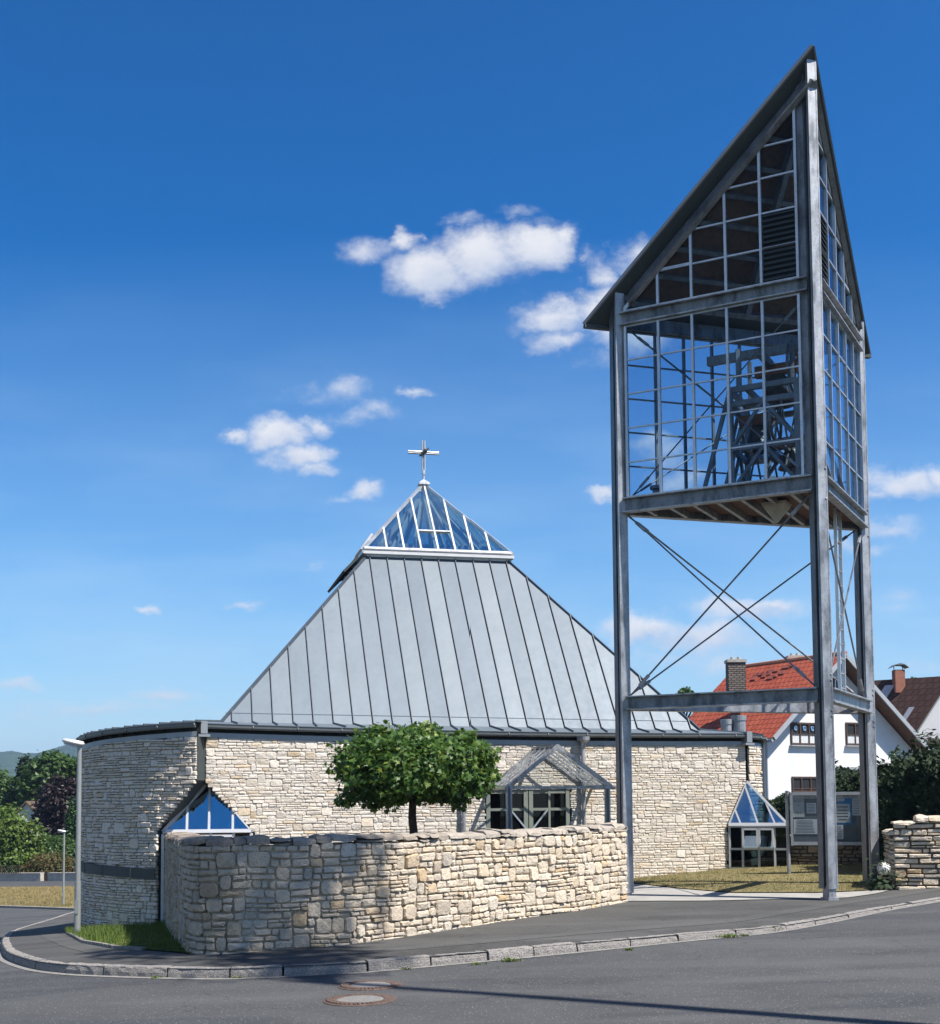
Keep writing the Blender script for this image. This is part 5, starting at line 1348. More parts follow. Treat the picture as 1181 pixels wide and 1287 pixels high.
# ------------------------------------------------------------------ street lamps
def lamp(name, base, H, lab, grp):
    t = thing(name, lab, 'street lamp', base, grp); mb = MB(); b = Vector(base)
    mb.tube(b-V3(0, 0, .05), b+V3(0, 0, H*.28), .062, .058, 14); mb.tube(b+V3(0, 0, H*.28), b+V3(0, 0, H-.03), .050, .042, 14)
    mb.box(b+V3(0, -.065, .55), (1, 0, 0), (0, 1, 0), (0, 0, 1), .07, .01, .25)
    mb.build('pole', 'lamp_pole', t, smooth=False)
    bm = bmesh.new(); bmesh.ops.create_cube(bm, size=1)
    bmesh.ops.scale(bm, vec=(.40, .24, .105), verts=bm.verts)
    for v in bm.verts:
        if v.co.x < 0: v.co.z += .02; v.co.y *= .8
        if v.co.z < 0: v.co.x *= .93; v.co.y *= .9
    bmesh.ops.bevel(bm, geom=bm.edges[:], offset=.028, segments=3, affect='EDGES')
    me = bpy.data.meshes.new('lamp_head'); bm.to_mesh(me); bm.free(); me.materials.append(M['lamp_white'])
    for p in me.polygons: p.use_smooth = True
    o = bpy.data.objects.new('lamp_head', me); col.objects.link(o); o.parent = t; o.location = (-.12, 0, H+.0); o.rotation_euler = (0, rad(8), 0); OFF[o.name] = OFF[t.name]
    mb = MB(); mb.box(b+V3(-.13, 0, H-.057), (1, 0, -.14), (0, 1, 0), (.14, 0, 1), .28, .15, .02); mb.build('diffuser', 'curtain', o).location = (.12, 0, -H)
    return t
lb1 = pgnd(97, 1177); h1 = at(92, 934, lb1.y).z-lb1.z
lamp('street_lamp', lb1, h1, 'white-headed street lamp on the pavement beside the round church wall', 'street lamps')
lb2 = gnd(79.5, 1139); sc2 = at(80, 1045, lb2.y).z-lb2.z
l2 = lamp('street_lamp', lb2, h1, 'distant street lamp on the dry verge across the side street', 'street lamps'); l2.scale = (sc2/h1,)*3

# ------------------------------------------------------------------ foliage
MAPLE = [(0, 0), (.12, .16), (.46, .05), (.34, .26), (.52, .42), (.26, .5), (.2, .66), (.1, .62), (0, 1), (-.1, .62), (-.2, .66), (-.26, .5), (-.52, .42), (-.34, .26), (-.46, .05), (-.12, .16)]
OVAL = [(0, 0), (.24, .3), (.2, .68), (0, 1), (-.2, .68), (-.24, .3)]
KITE = [(0, 0), (.38, .45), (0, 1), (-.38, .45)]
def leaf(mb, p, n, t, size, shape, fold=.0):
    n = n.normalized(); t = (t-n*t.dot(n))
    if t.length < 1e-4: t = n.orthogonal()
    t.normalize(); s = n.cross(t)
    mb.add([p+s*(x*size)+t*(y*size)-n*(fold*size*abs(x)) for x, y in shape], [tuple(range(len(shape)))])
def crown(mb, blobs, n, size, shape, rn, shell=.5, up=.5, droop=.4, rag=.16):
    wts = [r[3]*r[4] if len(r) > 5 else r[3]*r[3] for r in blobs]; tot = sum(wts)
    for _ in range(n):
        x = rn.random()*tot
        for b, wv in zip(blobs, wts):
            x -= wv
            if x <= 0: break
        cx, cy_, cz, rx, ry, rz_ = b
        d = V3(rn.gauss(0, 1), rn.gauss(0, 1), rn.gauss(0, 1)).normalized()
        k = 1-shell*rn.random()**1.7+rn.gauss(0, rag*.5)
        lump = 1+rag*1.6*noise.noise(d*2.3+V3(cx*.7, cy_*.7, cz))+rag*noise.noise(d*5.5+V3(cz, cx, 1))
        p = V3(cx+d.x*rx*k*lump, cy_+d.y*ry*k*lump, cz+d.z*rz_*k*lump)
        nn = d*.6+V3(rn.gauss(0, .5), rn.gauss(0, .5), rn.gauss(0, .5)+up)
        leaf(mb, p, nn, d*.5+V3(rn.gauss(0, .6), rn.gauss(0, .6), rn.gauss(0, .4)-droop), size*rn.uniform(.5, 1.35), shape, .25)
def trunk(mb, a, b, r0, r1, rn, seg=6, bend=.04):
    a, b = Vector(a), Vector(b); p = a
    for k in range(1, seg+1):
        q = a.lerp(b, k/seg)+V3(rn.uniform(-bend, bend), rn.uniform(-bend, bend), 0)*(1 if k < seg else 0); mb.tube(p, q, r0+(r1-r0)*(k-1)/seg, r0+(r1-r0)*k/seg, 9, cap=False); p = q
def tree(name, label, cat, base, top, blobs, n, size, shape, mat, r=.12, seed=1, group=None, limbs=6, start=.65, **kw):
    rn = random.Random(seed); t = thing(name, label, cat, base, group); mb = MB(); base = Vector(base); top = Vector(top)
    trunk(mb, base-V3(0, 0, .1), top, r, r*.6, rn)
    for k in range(limbs):
        b = blobs[k % len(blobs)]; d = V3(rn.gauss(0, 1), rn.gauss(0, 1), abs(rn.gauss(0, .6))).normalized()
        s = base.lerp(top, rn.uniform(start, 1)); e_ = V3(b[0]+d.x*b[3]*.7, b[1]+d.y*b[4]*.7, b[2]+d.z*b[5]*.6); trunk(mb, s, e_, r*.4, r*.1, rn, 4, r*.6)
    mb.build('trunk', 'bark', t, smooth=True)
    mb = MB(); crown(mb, blobs, n, size, shape, rn, **kw); mb.build('crown', mat, t); return t
def blob(px, py, Y, rx, ry, depth=None):
    c = at(px, py, Y); k = Y/FOC; return (c.x, c.y, c.z, rx*k, (depth if depth else rx*k), ry*k)
# clipped maple behind the garden wall
Y = 22.6
tb = atx(521, Y, PG(-1, Y)); 
bl_m = [blob(522, 962, Y, 88, 46), blob(470, 965, Y, 44, 38), blob(578, 965, Y, 42, 38), blob(500, 940, Y, 50, 28), blob(555, 945, Y, 50, 28), blob(458, 985, Y, 32, 26), blob(590, 985, Y, 30, 24), blob(495, 1000, Y, 36, 16), blob(548, 1000, Y, 36, 16), blob(448, 955, Y, 26, 30), blob(600, 955, Y, 22, 28), blob(455, 920, Y, 16, 14), blob(480, 914, Y, 14, 12), blob(535, 910, Y, 20, 11), blob(508, 912, Y, 12, 10), blob(582, 922, Y, 16, 12), blob(612, 975, Y, 16, 18), blob(432, 968, Y, 12, 16), blob(437, 1010, Y, 14, 12), blob(575, 1014, Y, 14, 12), blob(470, 1014, Y, 18, 12), blob(605, 945, Y, 20, 10)]
zc_ = at(522, 963, Y).z
bl_m = [(a, b+(i % 3-1)*.35, zc_+(c-zc_)*.86, d, d*1.1, f*.9) for i, (a, b, c, d, e_, f) in enumerate(bl_m)]
tree('maple_tree', 'small maple with a dense clipped round crown behind the low stone wall', 'tree', tb, at(521, 965, Y), bl_m, 15000, .102, MAPLE, 'leaf_maple', .095, 3, limbs=16, start=.8, shell=.55, up=.35, droop=.55, rag=.19)
# trees of the valley on the left
gz_ = lambda px, Y_: G(at(px, 1050, Y_).x, Y_)
def far_tree(label, px, Y_, blobs, n, size, mat, seed, shape=KITE, r=.25, name='tree', cat='tree', **kw):
    if px < 150: Y_ *= 1.2; blobs = [(a, b_, c*1.2, d, e_) for a, b_, c, d, e_ in blobs]; size *= 1.2
    b = atx(px, Y_, gz_(px, Y_)); bs = [blob(*q) for q in blobs]; size *= .55; n = int(n*2.4)
    return tree(name, label, cat, b, (b.x, b.y, bs[0][2]), bs, n, size, shape, mat, r, seed, 'trees and shrubs on the valley slope', **kw)
far_tree('big green broadleaf tree, the tallest crown below the hills', 62, 96, [(62, 975, 96, 30, 28), (80, 985, 96, 24, 24), (48, 990, 96, 24, 22), (70, 958, 96, 18, 12), (60, 1010, 96, 36, 26), (95, 968, 96, 16, 16)], 5200, .62, 'leaf_green', 11)
far_tree('narrow dark green tree with a pointed top, left of the big green one', 31, 98, [(32, 975, 98, 9, 24), (30, 995, 98, 13, 22)], 1500, .5, 'leaf_dark', 12)
far_tree('dark purple beech behind the thuja column', 72, 86, [(76, 1008, 86, 26, 30), (64, 1025, 86, 20, 24), (88, 998, 86, 16, 20), (74, 1040, 86, 24, 18)], 4200, .48, 'leaf_purple', 13)
far_tree('bright green thuja column beside the purple beech', 93, 78, [(92, 1040, 78, 9, 36), (101, 1035, 78, 8, 38), (108, 1045, 78, 12, 36)], 2600, .30, 'leaf_thuja', 14, up=.9, droop=-.5)
far_tree('yellowish green bushy tree at the left picture edge', 18, 75, [(14, 1048, 75, 30, 30), (38, 1055, 75, 20, 24), (0, 1035, 75, 26, 22), (22, 1075, 75, 34, 18), (12, 1092, 75, 40, 10), (-30, 1045, 75, 34, 34)], 5200, .40, 'leaf_light', 15)
far_tree('dull green tree crown behind the yellowish one, at the picture edge', 4, 100, [(8, 992, 100, 22, 16), (-18, 985, 100, 30, 24), (2, 1010, 100, 30, 18)], 2600, .5, 'leaf_green', 16)
far_tree('mid green shrub under the purple beech', 74, 77, [(70, 1068, 77, 26, 18), (90, 1075, 77, 20, 18)], 2400, .32, 'leaf_green', 17, name='shrub', cat='shrub')
far_tree('reddish flowering shrub behind the low roadside wall', 64, 73.5, [(62, 1084, 73.5, 26, 13), (84, 1088, 73.5, 18, 10), (46, 1092, 73.5, 14, 7), (60, 1097, 73.5, 30, 8), (30, 1094, 73.5, 14, 7)], 2600, .24, 'leaf_rose', 18, name='shrub', cat='shrub', r=.1)
far_tree('thin grey-green tree top showing above the church roof', 861, 95, [(861, 874, 95, 10, 9), (868, 882, 95, 9, 9), (853, 884, 95, 8, 7)], 900, .42, 'leaf_green', 19)
# white cottage between the trees
cc = at(37, 1030, 106); ct = thing('cottage', 'small white cottage with brown roof half hidden among the valley trees', 'house', (cc.x, cc.y, gz_(37, 106)))
mb = MB(); k = 106/FOC
wx0, wx1 = at(22, 1030, 106).x, at(47, 1030, 106).x; z0, z1 = gz_(37, 106), at(37, 1024, 106).z
mb.box(((wx0+wx1)/2, 108, (z0+z1)/2), (1, 0, 0), (0, 1, 0), (0, 0, 1), wx1-wx0, 4.5, z1-z0); mb.add([(wx0, 105.75, z1), (wx1, 105.75, z1), ((wx0+wx1)/2, 105.75, z1+.9)], [(0, 1, 2)]); mb.build('wall', 'plaster_white', ct)
mb = MB()
for s in (-1, 1): xm = (wx0+wx1)/2; mb.hexa([(xm+s*((wx1-wx0)/2+.25), 105.5, z1-.2), (xm, 105.5, z1+.95), (xm, 110.5, z1+.95), (xm+s*((wx1-wx0)/2+.25), 110.5, z1-.2), (xm+s*((wx1-wx0)/2+.25), 105.5, z1-.05), (xm, 105.5, z1+1.1), (xm, 110.5, z1+1.1), (xm+s*((wx1-wx0)/2+.25), 110.5, z1-.05)])
mb.build('roof', 'fence_wood', ct)
c2_ = at(25, 9108, 125); z0 = gz_(25, 125); c3 = thing('cottage', 'grey-brown roofed cottage farther up among the valley trees', 'house', (c2_.x, 125, z0)); mb = MB()
mb.box((c2_.x, 127, (z0+c2_.z-.6)/2), (1, 0, 0), (0, 1, 0), (0, 0, 1), 3.6, 4, c2_.z-.6-z0); mb.build('wall', 'plaster_white', c3)
mb = MB(); mb.prism([(c2_.x-2.1, 124.8, c2_.z-.7), (c2_.x+2.1, 124.8, c2_.z-.7), (c2_.x+.2, 124.8, c2_.z+.6)], (0, 4.4, 0)); mb.build('roof', 'fence_wood', c3)
# low wall and lattice fence across the far road
w0, w1 = gnd(-120, 1108), gnd(53, 1107.5); w2, w3 = gnd(62, 1107.5), gnd(170, 1107)
for a, b, lab in ((w0, w1, 'low grey roadside wall left of the dark gateway'), (w2, w3, 'low grey roadside wall right of the dark gateway')):
    mb = MB(); mb.bar(a+V3(0, 0, .18), b+V3(0, 0, .18), .3, .55); mb.bar(a+V3(0, 0, .48), b+V3(0, 0, .48), .36, .06); tag(mb.build('roadside_wall', 'pale_stone', origin=a), lab, 'wall', 'low walls across the road')
mb = MB(); mb.bar(w1+V3(0, .25, .2), w2+V3(0, .25, .2), .08, .7); tag(mb.build('gate', 'fence_wood', origin=w1), 'small dark gate between the two low roadside walls', 'gate')
ft = thing('lattice_fence', 'dark lattice fence on top of the low roadside wall', 'fence', w0); mb = MB(); a, b = w0+V3(0, 0, .5), gnd(27, 1108)+V3(0, 0, .5)
L_ = (b-a).length; d = (b-a)/L_; k = 0.0
while k < L_-.4: mb.bar(a+d*k, a+d*(k+.4)+V3(0, 0, .42), .03, .04); mb.bar(a+d*(k+.4), a+d*k+V3(0, 0, .42), .03, .04); k += .2
mb.bar(a+V3(0, 0, .44), b+V3(0, 0, .44), .06, .05); mb.build('lattice', 'fence_wood', ft)
k = 0.0
while k < L_: m2 = MB(); m2.bar(a+d*k, a+d*k+V3(0, 0, .5), .09, .09, up=(0, 1, 0)); m2.build('post', 'fence_wood', ft); k += 2.2

# hedges on the right
def hedge(name, label, boxes, n, size, mat, seed, grp=None):
    rn = random.Random(seed); mb = MB(); base = boxes[0]
    for (x0, y0, z0, x1, y1, z1), m_ in zip(boxes, [n//len(boxes)]*len(boxes)):
        for _ in range(m_):
            f = rn.random(); p = V3(rn.uniform(x0, x1), rn.uniform(y0, y1), rn.uniform(z0, z1)); nrm_ = V3(0, -1, 0)
            q = rn.random()
            if q < .5: p.y = y0+abs(rn.gauss(0, .16)); nrm_ = V3(0, -1, .2)
            elif q < .78: p.z = z1-abs(rn.gauss(0, .14)); nrm_ = V3(0, 0, 1)
            elif q < .9: p.x = x0+abs(rn.gauss(0, .14)); nrm_ = V3(-1, 0, 0)
            lump = .24*noise.noise(p*1.1)+.14*noise.noise(p*2.9); p += nrm_*lump*1.4+V3(0, 0, lump*.6)
            leaf(mb, p, nrm_+V3(rn.gauss(0, .55), rn.gauss(0, .55), rn.gauss(0, .5)+.3), V3(rn.gauss(0, 1), rn.gauss(0, 1), rn.gauss(0, 1)), size*rn.uniform(.6, 1.3), OVAL, .2)
        mb.add([(x0+.25, y0+.3, z0), (x1-.1, y0+.3, z0), (x1-.1, y1, z0), (x0+.25, y1, z0), (x0+.3, y0+.4, z1-.4), (x1-.1, y0+.4, z1-.4), (x1-.1, y1, z1-.4), (x0+.3, y1, z1-.4)], [(4, 5, 6, 7), (0, 1, 5, 4), (1, 2, 6, 5), (2, 3, 7, 6), (3, 0, 4, 7)])
    return tag(mb.build(name, mat, origin=(base[0], base[1], base[2])), label, 'hedge', grp)
def hx(px, Y_): return at(px, 1000, Y_).x
def hz(px, py, Y_): return at(px, py, Y_).z
hedge('hedge', 'tall dark clipped hedge behind the right stone wall', [(hx(1107, 27.5), 27.5, .6, hx(1135, 27.5), 29.5, hz(1120, 980, 27.5)), (hx(1128, 27.3), 27.3, .6, hx(1165, 27.3), 29.5, hz(1140, 962, 27.3)), (hx(1155, 27), 27.0, .6, hx(1215, 27), 29.5, hz(1170, 946, 27)), (hx(1205, 26.5), 26.5, .6, hx(1330, 26.5), 29.5, hz(1250, 925, 26.5))], 15000, .12, 'leaf_dark', 51)
hedge('hedge', 'dark green hedge behind the notice board', [(hx(962, 34), 33.6, .8, hx(1000, 34), 35.2, hz(980, 1007, 33.6)), (hx(1048, 32.5), 32.4, .8, hx(1115, 32.5), 34.2, hz(1080, 967, 32.4))], 8000, .11, 'leaf_dark', 52)
# climbing shoot above the hedge
mb = MB(); rn = random.Random(6); c = at(1123, 975, 29); c.z -= .3
for k in range(70):
    f = k/70; p = c+V3(rn.gauss(0, .10*(1-f)+.02), rn.gauss(0, .08), f*.85); leaf(mb, p, V3(rn.gauss(0, .6), -.7, rn.gauss(0, .4)), V3(rn.gauss(0, 1), 0, .6), .09, OVAL)
mb.tube(c, c+V3(0, 0, .82), .012, .004, 6)
tag(mb.build('garden_shoot', 'leaf_green', origin=c), 'slender leafy shoot rising above the hedge by the white house', 'plant')
# hydrangea by the wall
hp = pgnd(1110, 1119); ht = thing('hydrangea', 'white hydrangea bloom with dark leaves at the end of the right stone wall', 'plant', hp)
mb = MB(); rn = random.Random(8)
for k in range(200): d = V3(rn.gauss(0, .13), rn.gauss(0, .1), abs(rn.gauss(0, .2))+.02); leaf(mb, hp+d, d.normalized()+V3(0, -.4, .6), V3(rn.gauss(0, 1), rn.gauss(0, 1), -.3), .12, OVAL)
mb.build('leaves', 'leaf_dark', ht); mb = MB(); c = hp+V3(-.02, -.1, .40)
for k in range(260): d = V3(rn.gauss(0, 1), rn.gauss(0, 1), rn.gauss(0, 1)).normalized(); leaf(mb, c+d*.115*rn.uniform(.85, 1.05), d, V3(rn.gauss(0, 1), rn.gauss(0, 1), rn.gauss(0, 1)), .04, KITE)
mb.build('blossom', 'flower_white', ht)

# ------------------------------------------------------------------ houses on the right
HY = 60.0
gx, gn = V3(.855, .52, 0), V3(.52, -.855, 0)      # along the gable wall, and out of it
gA = at(1047, 828, HY)
def plane_pt(px, py, P0, n_):
    d = ray(px, py); return EYE+d*((P0-EYE).dot(n_)/d.dot(n_))
def hp_(px, py, Y_=None): return plane_pt(px, py, gA, gn) if Y_ is None else at(px, py, Y_)
gd = -gn; LEN = 6.6
house = thing('house', 'white gabled house with bright red tiled roof behind the bell tower', 'house', (gA.x, gA.y, .6))
gL = hp_(957, 932); gR = hp_(1155, 950)
wl, wr_ = gL+gx*.25, gR-gx*.45
def on_slope(a, b, p): return a.z+(b.z-a.z)*((p-a).dot(gx))/((b-a).dot(gx))
mb = MB(); pl = [V3(wl.x, wl.y, .3), V3(wr_.x, wr_.y, .3), V3(wr_.x, wr_.y, on_slope(gR, gA, wr_)-.1), V3(gA.x, gA.y, gA.z-.1), V3(wl.x, wl.y, on_slope(gL, gA, wl)-.1)]
mb.prism(pl, gd*LEN); mb.build('wall', 'plaster_white', house)
mb = MB(); OV = -gd*.75
def roofpl(mb, a, b, th, s):
    d0, d1 = a+OV, b+OV; e0, e1 = a+gd*LEN, b+gd*LEN; n_ = (b-a).cross(gd).normalized()
    if n_.z < 0: n_ = -n_
    W_ = (b-a).length; t_ = n_*th
    mb.quad(d0+t_, e0+t_, e1+t_, d1+t_, uv=[(0, 0), (LEN+.75, 0), (LEN+.75, W_), (0, W_)])
    for q_ in ((d0, e0, e0+t_, d0+t_), (d0, d0+t_, d1+t_, d1), (e0, e1, e1+t_, e0+t_), (d0, d1, e1, e0)): mb.quad(*q_, m=1)
roofpl(mb, gL, gA, .16, 1); roofpl(mb, gR, gA, .16, 1)
hroof = mb.build('roof', ['tile_red', 'wood_brown'], house)
mb = MB(); mb.tube(gA+OV+V3(0, 0, .17), gA+gd*LEN+V3(0, 0, .17), .13, n=8); mb.build('ridge_tile', 'chimney_red', hroof)
mb = MB()
for a in (gL, gR): mb.bar(a+OV*1.02+V3(0, 0, .1), gA+OV*1.02+V3(0, 0, .1), .06, .2)
mb.build('bargeboard', 'grey_frame', hroof)
mb = MB(); mb.tube(gL-gx*.08+OV+V3(0, 0, .02), gL-gx*.08+gd*LEN+V3(0, 0, .02), .08, n=8); mb.tube(gL+gx*.2+gn*.06, V3(gL.x, gL.y, .4)+gx*.2+gn*.06, .05, n=8); mb.build('gutter', 'zinc_trim', hroof)
def chimney(px0, px1, py_top, py_bot, Y_, mat, parent, cap=True):
    a, b = hp_(px0, py_top, Y_), hp_(px1, py_top, Y_); z0 = hp_(px0, py_bot, Y_).z; w_ = b.x-a.x; mb = MB(); c = V3((a.x+b.x)/2, Y_+w_/2, 0)
    x0, x1, y0, y1 = c.x-w_/2, c.x+w_/2, c.y-w_*.4, c.y+w_*.4; P_ = [(x0, y0), (x1, y0), (x1, y1), (x0, y1)]
    for i in range(4):
        (xa, ya), (xb, yb) = P_[i], P_[(i+1) % 4]; l_ = math.hypot(xb-xa, yb-ya); mb.quad((xa, ya, z0), (xb, yb, z0), (xb, yb, a.z), (xa, ya, a.z), uv=[(0, z0), (l_, z0), (l_, a.z), (0, a.z)])
    ch_ = mb.build('chimney', mat, parent); mb = MB(); mb.box((c.x, c.y, a.z+.06), (1, 0, 0), (0, 1, 0), (0, 0, 1), w_*1.12, w_*.92, .13); mb.build('cap', 'pale_stone', ch_)
    for dx in (-.18, .2):
        mb = MB(); mb.lathe((c.x+dx*w_, c.y, a.z+.1), [(w_*.12, 0), (w_*.12, .16), (0, .16)], 10); mb.build('flue', 'pale_stone', ch_)
    return ch_
chimney(915, 937, 832, 885, 60.5, 'chimney_brick', hroof); chimney(991, 1010, 827, 850, 63.5, 'chimney_brick', hroof)
# broken dark patch of tiles and a small skylight on the red roof
sl_n = (gA-gL).cross(gd).normalized(); sl_n = sl_n if sl_n.z > 0 else -sl_n
def on_roof(f, l, lift=.17): return gL.lerp(gA, f)+gd*l+sl_n*lift
mb = MB(); rn = random.Random(3)
for k in range(15):
    f, l = .86+rn.gauss(0, .035), 3.6+rn.gauss(0, .55); p = on_roof(min(.93, f), min(6, l), .19); mb.box(p, gd, (gA-gL).normalized(), sl_n, rn.uniform(.2, .5), rn.uniform(.12, .3), .06)
mb.build('weathered_tiles', 'tile_dark', hroof)
mb = MB(); mb.box(on_roof(.62, 4.6, .2), gd, (gA-gL).normalized(), sl_n, .7, .8, .06); mb.build('skylight', 'glass_blue', hroof)
# windows
def window(px0, px1, py0, py1, parent, bars=(.36, .72), trans=.52, P0=None, wx=None, wn_=None, curtain=True, stickers=False, frame='window_brown'):
    P0, wx, wn_ = P0 or gA, wx or gx, wn_ or gn
    a, b = plane_pt(px0, py1, P0, wn_), plane_pt(px1, py0, P0, wn_); W_, H_ = (b-a).dot(wx), b.z-a.z; mb = MB()
    Q = lambda u, z, d=0.0: V3(a.x, a.y, a.z)+wx*u+wn_*d+V3(0, 0, z)
    bx_ = lambda mb, u, z, d, su, sd, sz, m=0: mb.box(Q(u, z, d), wx, wn_, (0, 0, 1), su, sd, sz, m)
    for z in (.035, H_-.035): bx_(mb, W_/2, z, .03, W_, .08, .08)
    for u in [.035, W_-.035]+[W_*f for f in bars]: bx_(mb, u, H_/2, .03, .06, .085, H_-.02)
    if trans: bx_(mb, W_/2, H_*trans*.9, .03, W_-.02, .07, .045)
    wd = mb.build('window', frame, parent)
    mb = MB(); bx_(mb, W_/2, H_/2, .012, W_-.06, .02, H_-.06); mb.build('pane', 'black', wd)
    if curtain:
        mb = MB(); n_ = 40; A_, B_ = [], []
        for k in range(n_+1): u = .08+(W_-.16)*k/n_; dd = .034+.008*math.sin(k*1.9); A_.append(Q(u, .08, dd)); B_.append(Q(u, H_*.46, dd))
        mb.strip(A_, B_); mb.build('curtain', 'curtain', wd)
    mb = MB(); bx_(mb, W_/2, -.05, .08, W_+.16, .2, .05); mb.build('sill', 'grey_frame', wd)
    if stickers:
        for f in (.18, .54, .86):
            u0_, z0_ = W_*f, H_*.74; mb = MB()
            for k in range(16):
                t0, t1 = PI*2*k/16, PI*2*(k+1)/16
                if f > .7 and (k in (0, 15)): continue
                mb.bar(Q(u0_+math.cos(t0)*.085, z0_+math.sin(t0)*.095, .052), Q(u0_+math.cos(t1)*.085, z0_+math.sin(t1)*.095, .052), .01, .035, up=wn_)
            bx_(mb, u0_, z0_, .044, .19, .004, .22, 1)
            mb.build('window_sticker', ['paper_white', 'paper_blue'], wd)
    return wd
window(993, 1023.5, 909, 936, house, stickers=True); window(1062.5, 1084, 909, 936.5, house, bars=(.5,), trans=.5); window(994.5, 1026, 976.5, 996, house, curtain=False, trans=.25); window(1042, 1054, 851, 868, house, bars=(.5,), trans=0, curtain=False, frame='aluminium')
mb = MB(); a, b = hp_(1040, 966.5)+gn*.4, hp_(1105, 966.5)+gn*.4; mb.bar(a, b, .8, .12); mb.bar(a+gn*.2+V3(0, 0, -.35), b+gn*.2+V3(0, 0, -.35), .08, .1); mb.build('balcony_edge', 'grey_frame', house)
# second house
H2 = 72.0
q0, q1 = hp_(1192, 851, H2), hp_(1139, 934, H2)      # gable apex and left eave on the near side
h2 = thing('house', 'white house with dark brown tiled roof at the right picture edge', 'house', (q0.x, H2, .8)); g2 = V3(-.80, .60, 0); L2 = 6.5
q2 = V3(2*q0.x-q1.x, H2, q1.z)
mb = MB(); mb.prism([V3(q1.x+.3, H2, .3), V3(q2.x-.3, H2, .3), V3(q2.x-.3, H2, q1.z+.2), V3(q0.x, H2, q0.z-.12), V3(q1.x+.3, H2, q1.z+.2)], g2*L2); mb.build('wall', 'plaster_white', h2)
mb = MB(); OV = -g2*.25; gd_ = gd
def roof2(mb, a, b):
    d0, d1 = a+OV, b+OV; e0, e1 = a+g2*L2, b+g2*L2; n_ = (b-a).cross(g2).normalized(); n_ = n_ if n_.z > 0 else -n_; t_ = n_*.15; W_ = (b-a).length
    mb.quad(d0+t_, e0+t_, e1+t_, d1+t_, uv=[(0, 0), (L2, 0), (L2, W_), (0, W_)])
    for qq in ((d0, e0, e0+t_, d0+t_), (d0, d0+t_, d1+t_, d1), (e0, e1, e1+t_, e0+t_), (d0, d1, e1, e0)): mb.quad(*qq, m=1)
roof2(mb, q1, q0); roof2(mb, q2, q0); r2 = mb.build('roof', ['tile_brown', 'grey_frame'], h2)
cp = q0+g2*2.9; pc = proj(cp); mb = MB(); zt2_ = cp.z+.55
mb.box((cp.x, cp.y-.3, cp.z-.1), (1, 0, 0), (0, 1, 0), (0, 0, 1), .55, .6, 1.3); chm = mb.build('chimney', 'chimney_red', r2)
mb = MB(); mb.prism([(cp.x-.5, cp.y-.7, zt2_+.10), (cp.x-.25, cp.y-.7, zt2_+.26), (cp.x+.25, cp.y-.7, zt2_+.26), (cp.x+.5, cp.y-.7, zt2_+.10), (cp.x+.25, cp.y-.7, zt2_+.30), (cp.x, cp.y-.7, zt2_+.36), (cp.x-.25, cp.y-.7, zt2_+.30)][::-1], (0, .8, 0))
for s in (-.25, .25): mb.bar((cp.x+s, cp.y-.3, zt2_), (cp.x+s, cp.y-.3, zt2_+.28), .04, .04, up=(0, 1, 0))
mb.build('cap', 'dark_steel', chm)
mb = MB(); s2 = (q0-q1); n2 = s2.cross(g2).normalized(); n2 = n2 if n2.z > 0 else -n2
mb.box(q1.lerp(q0, .42)+g2*.9+n2*.18, g2, s2.normalized(), n2, .3, 1.0, .05); mb.build('rooflight', 'lead', r2); mb = MB(); mb.box(q1.lerp(q0, .80)+g2*3.0+n2*.18, g2, s2.normalized(), n2, .55, .9, .05); mb.build('flashing', 'lead', r2)
window(1166, 1182, 929, 940, h2, bars=(.33, .66), trans=.5, P0=q0, wx=V3(1, 0, 0), wn_=V3(0, -1, 0), curtain=False)
far_tree('dark tree crown behind the brown-roofed house, left of its chimney', 1113, 92, [(1113, 868, 92, 13, 9), (1106, 880, 92, 12, 12)], 1100, .4, 'leaf_dark', 31)
far_tree('sparse tree top behind the brown roof, right of its chimney', 1150, 95, [(1149, 858, 95, 6, 7), (1160, 862, 95, 8, 5), (1172, 858, 95, 5, 5)], 420, .4, 'leaf_green', 32)
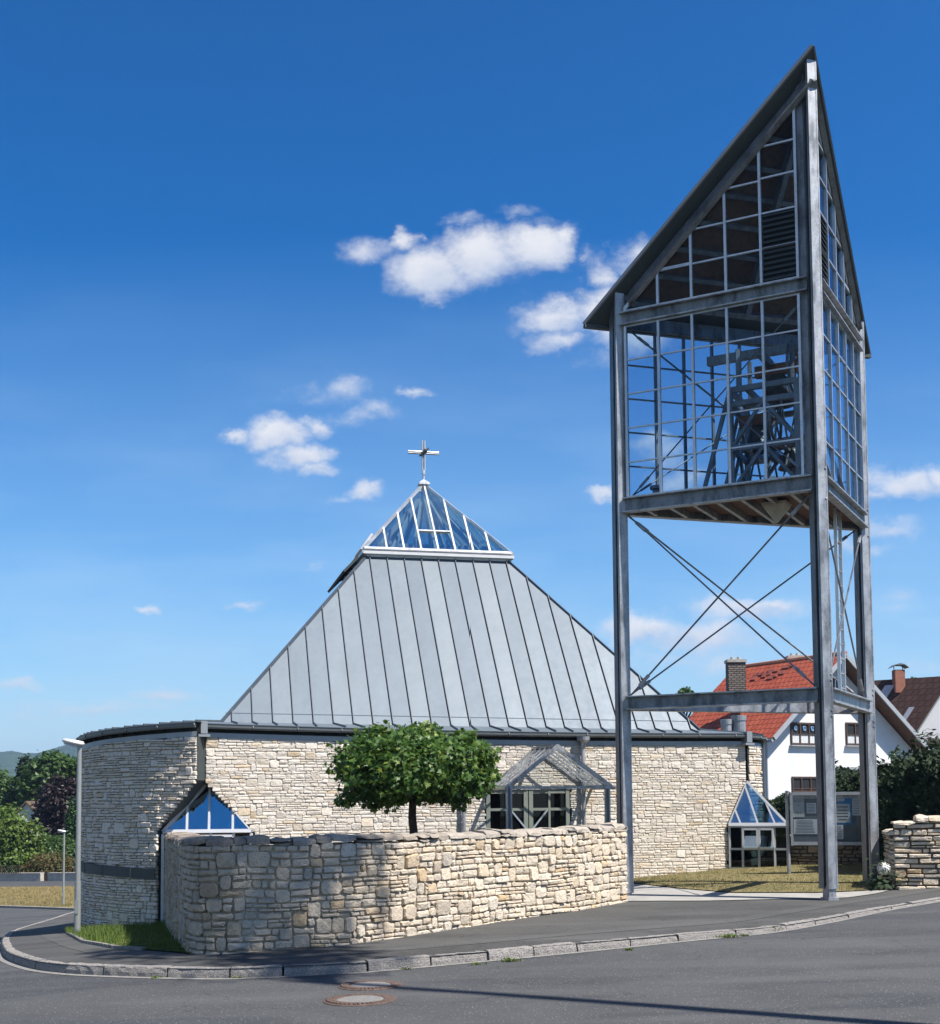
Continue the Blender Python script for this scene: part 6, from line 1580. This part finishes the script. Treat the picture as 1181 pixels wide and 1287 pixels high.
for o_ in list(bpy.data.objects):
    if o_.name.startswith('tree') and o_.get('label', '').startswith(('thin grey', 'dark tree crown', 'sparse tree')): o_['group'] = 'tree tops behind roofs'
# street tree that stands outside the frame; its shadow crosses the road onto the wall
KS = 4.5; UPS = KS*math.tan(EL); ax_, ay_ = AZ.x*KS, AZ.y*KS
sx0 = V3(4.75+ax_, 10.7+ay_, G(4.75+ax_, 10.7+ay_))
mb = MB(); mb.add([(sx0.x+.9*math.cos(2*PI*k/20), sx0.y+.9*math.sin(2*PI*k/20), G(sx0.x+.9*math.cos(2*PI*k/20), sx0.y+.9*math.sin(2*PI*k/20))+.006) for k in range(20)], [tuple(range(20))]); mb.build('tree_bed', 'grass_fresh', kind='structure')
cb2 = V3(4.1+ax_, 13.35+ay_, 12.9+UPS)
bs = [(cb2.x, cb2.y, cb2.z, 1.5, 1.6, 1.4), (cb2.x+.6, cb2.y-1.2, cb2.z-.6, 1.1, 1.2, 1.1), (cb2.x-.9, cb2.y+.7, cb2.z-.3, 1.0, 1.1, 1.0), (cb2.x+.1, cb2.y+1.2, cb2.z+.6, 1.0, 1.1, 1.0), (cb2.x-1.3, cb2.y+.3, cb2.z-.2, .9, .9, .9)]
tree('street_tree', 'tall slim street tree standing beside the road near the camera, outside the picture', 'tree', sx0, (4.66+ax_, 11.1+ay_, 11.3+UPS), bs, 1900, .28, OVAL, 'leaf_green', .15, 15, shell=.8, limbs=9, start=.97)

# ------------------------------------------------------------------ air
if HAZE:
    bm = bmesh.new(); bmesh.ops.create_cube(bm, size=1); me = bpy.data.meshes.new('haze'); bm.to_mesh(me); bm.free()
    ho = bpy.data.objects.new('haze', me); col.objects.link(ho); zlo, zhi = -120.0, 150.0
    ho.scale = (5600, 3800, zhi-zlo); ho.location = (0, 1500, (zlo+zhi)/2); ho['kind'] = 'stuff'
    m, nt, o = new_mat('haze_air'); v = N(nt, 'VolumePrincipled'); v.inputs['Color'].default_value = (.52, .70, 1, 1); v.inputs['Density'].default_value = HAZE; v.inputs['Anisotropy'].default_value = .3
    LK(nt, v.outputs[0], o.inputs['Volume']); me.materials.append(m)
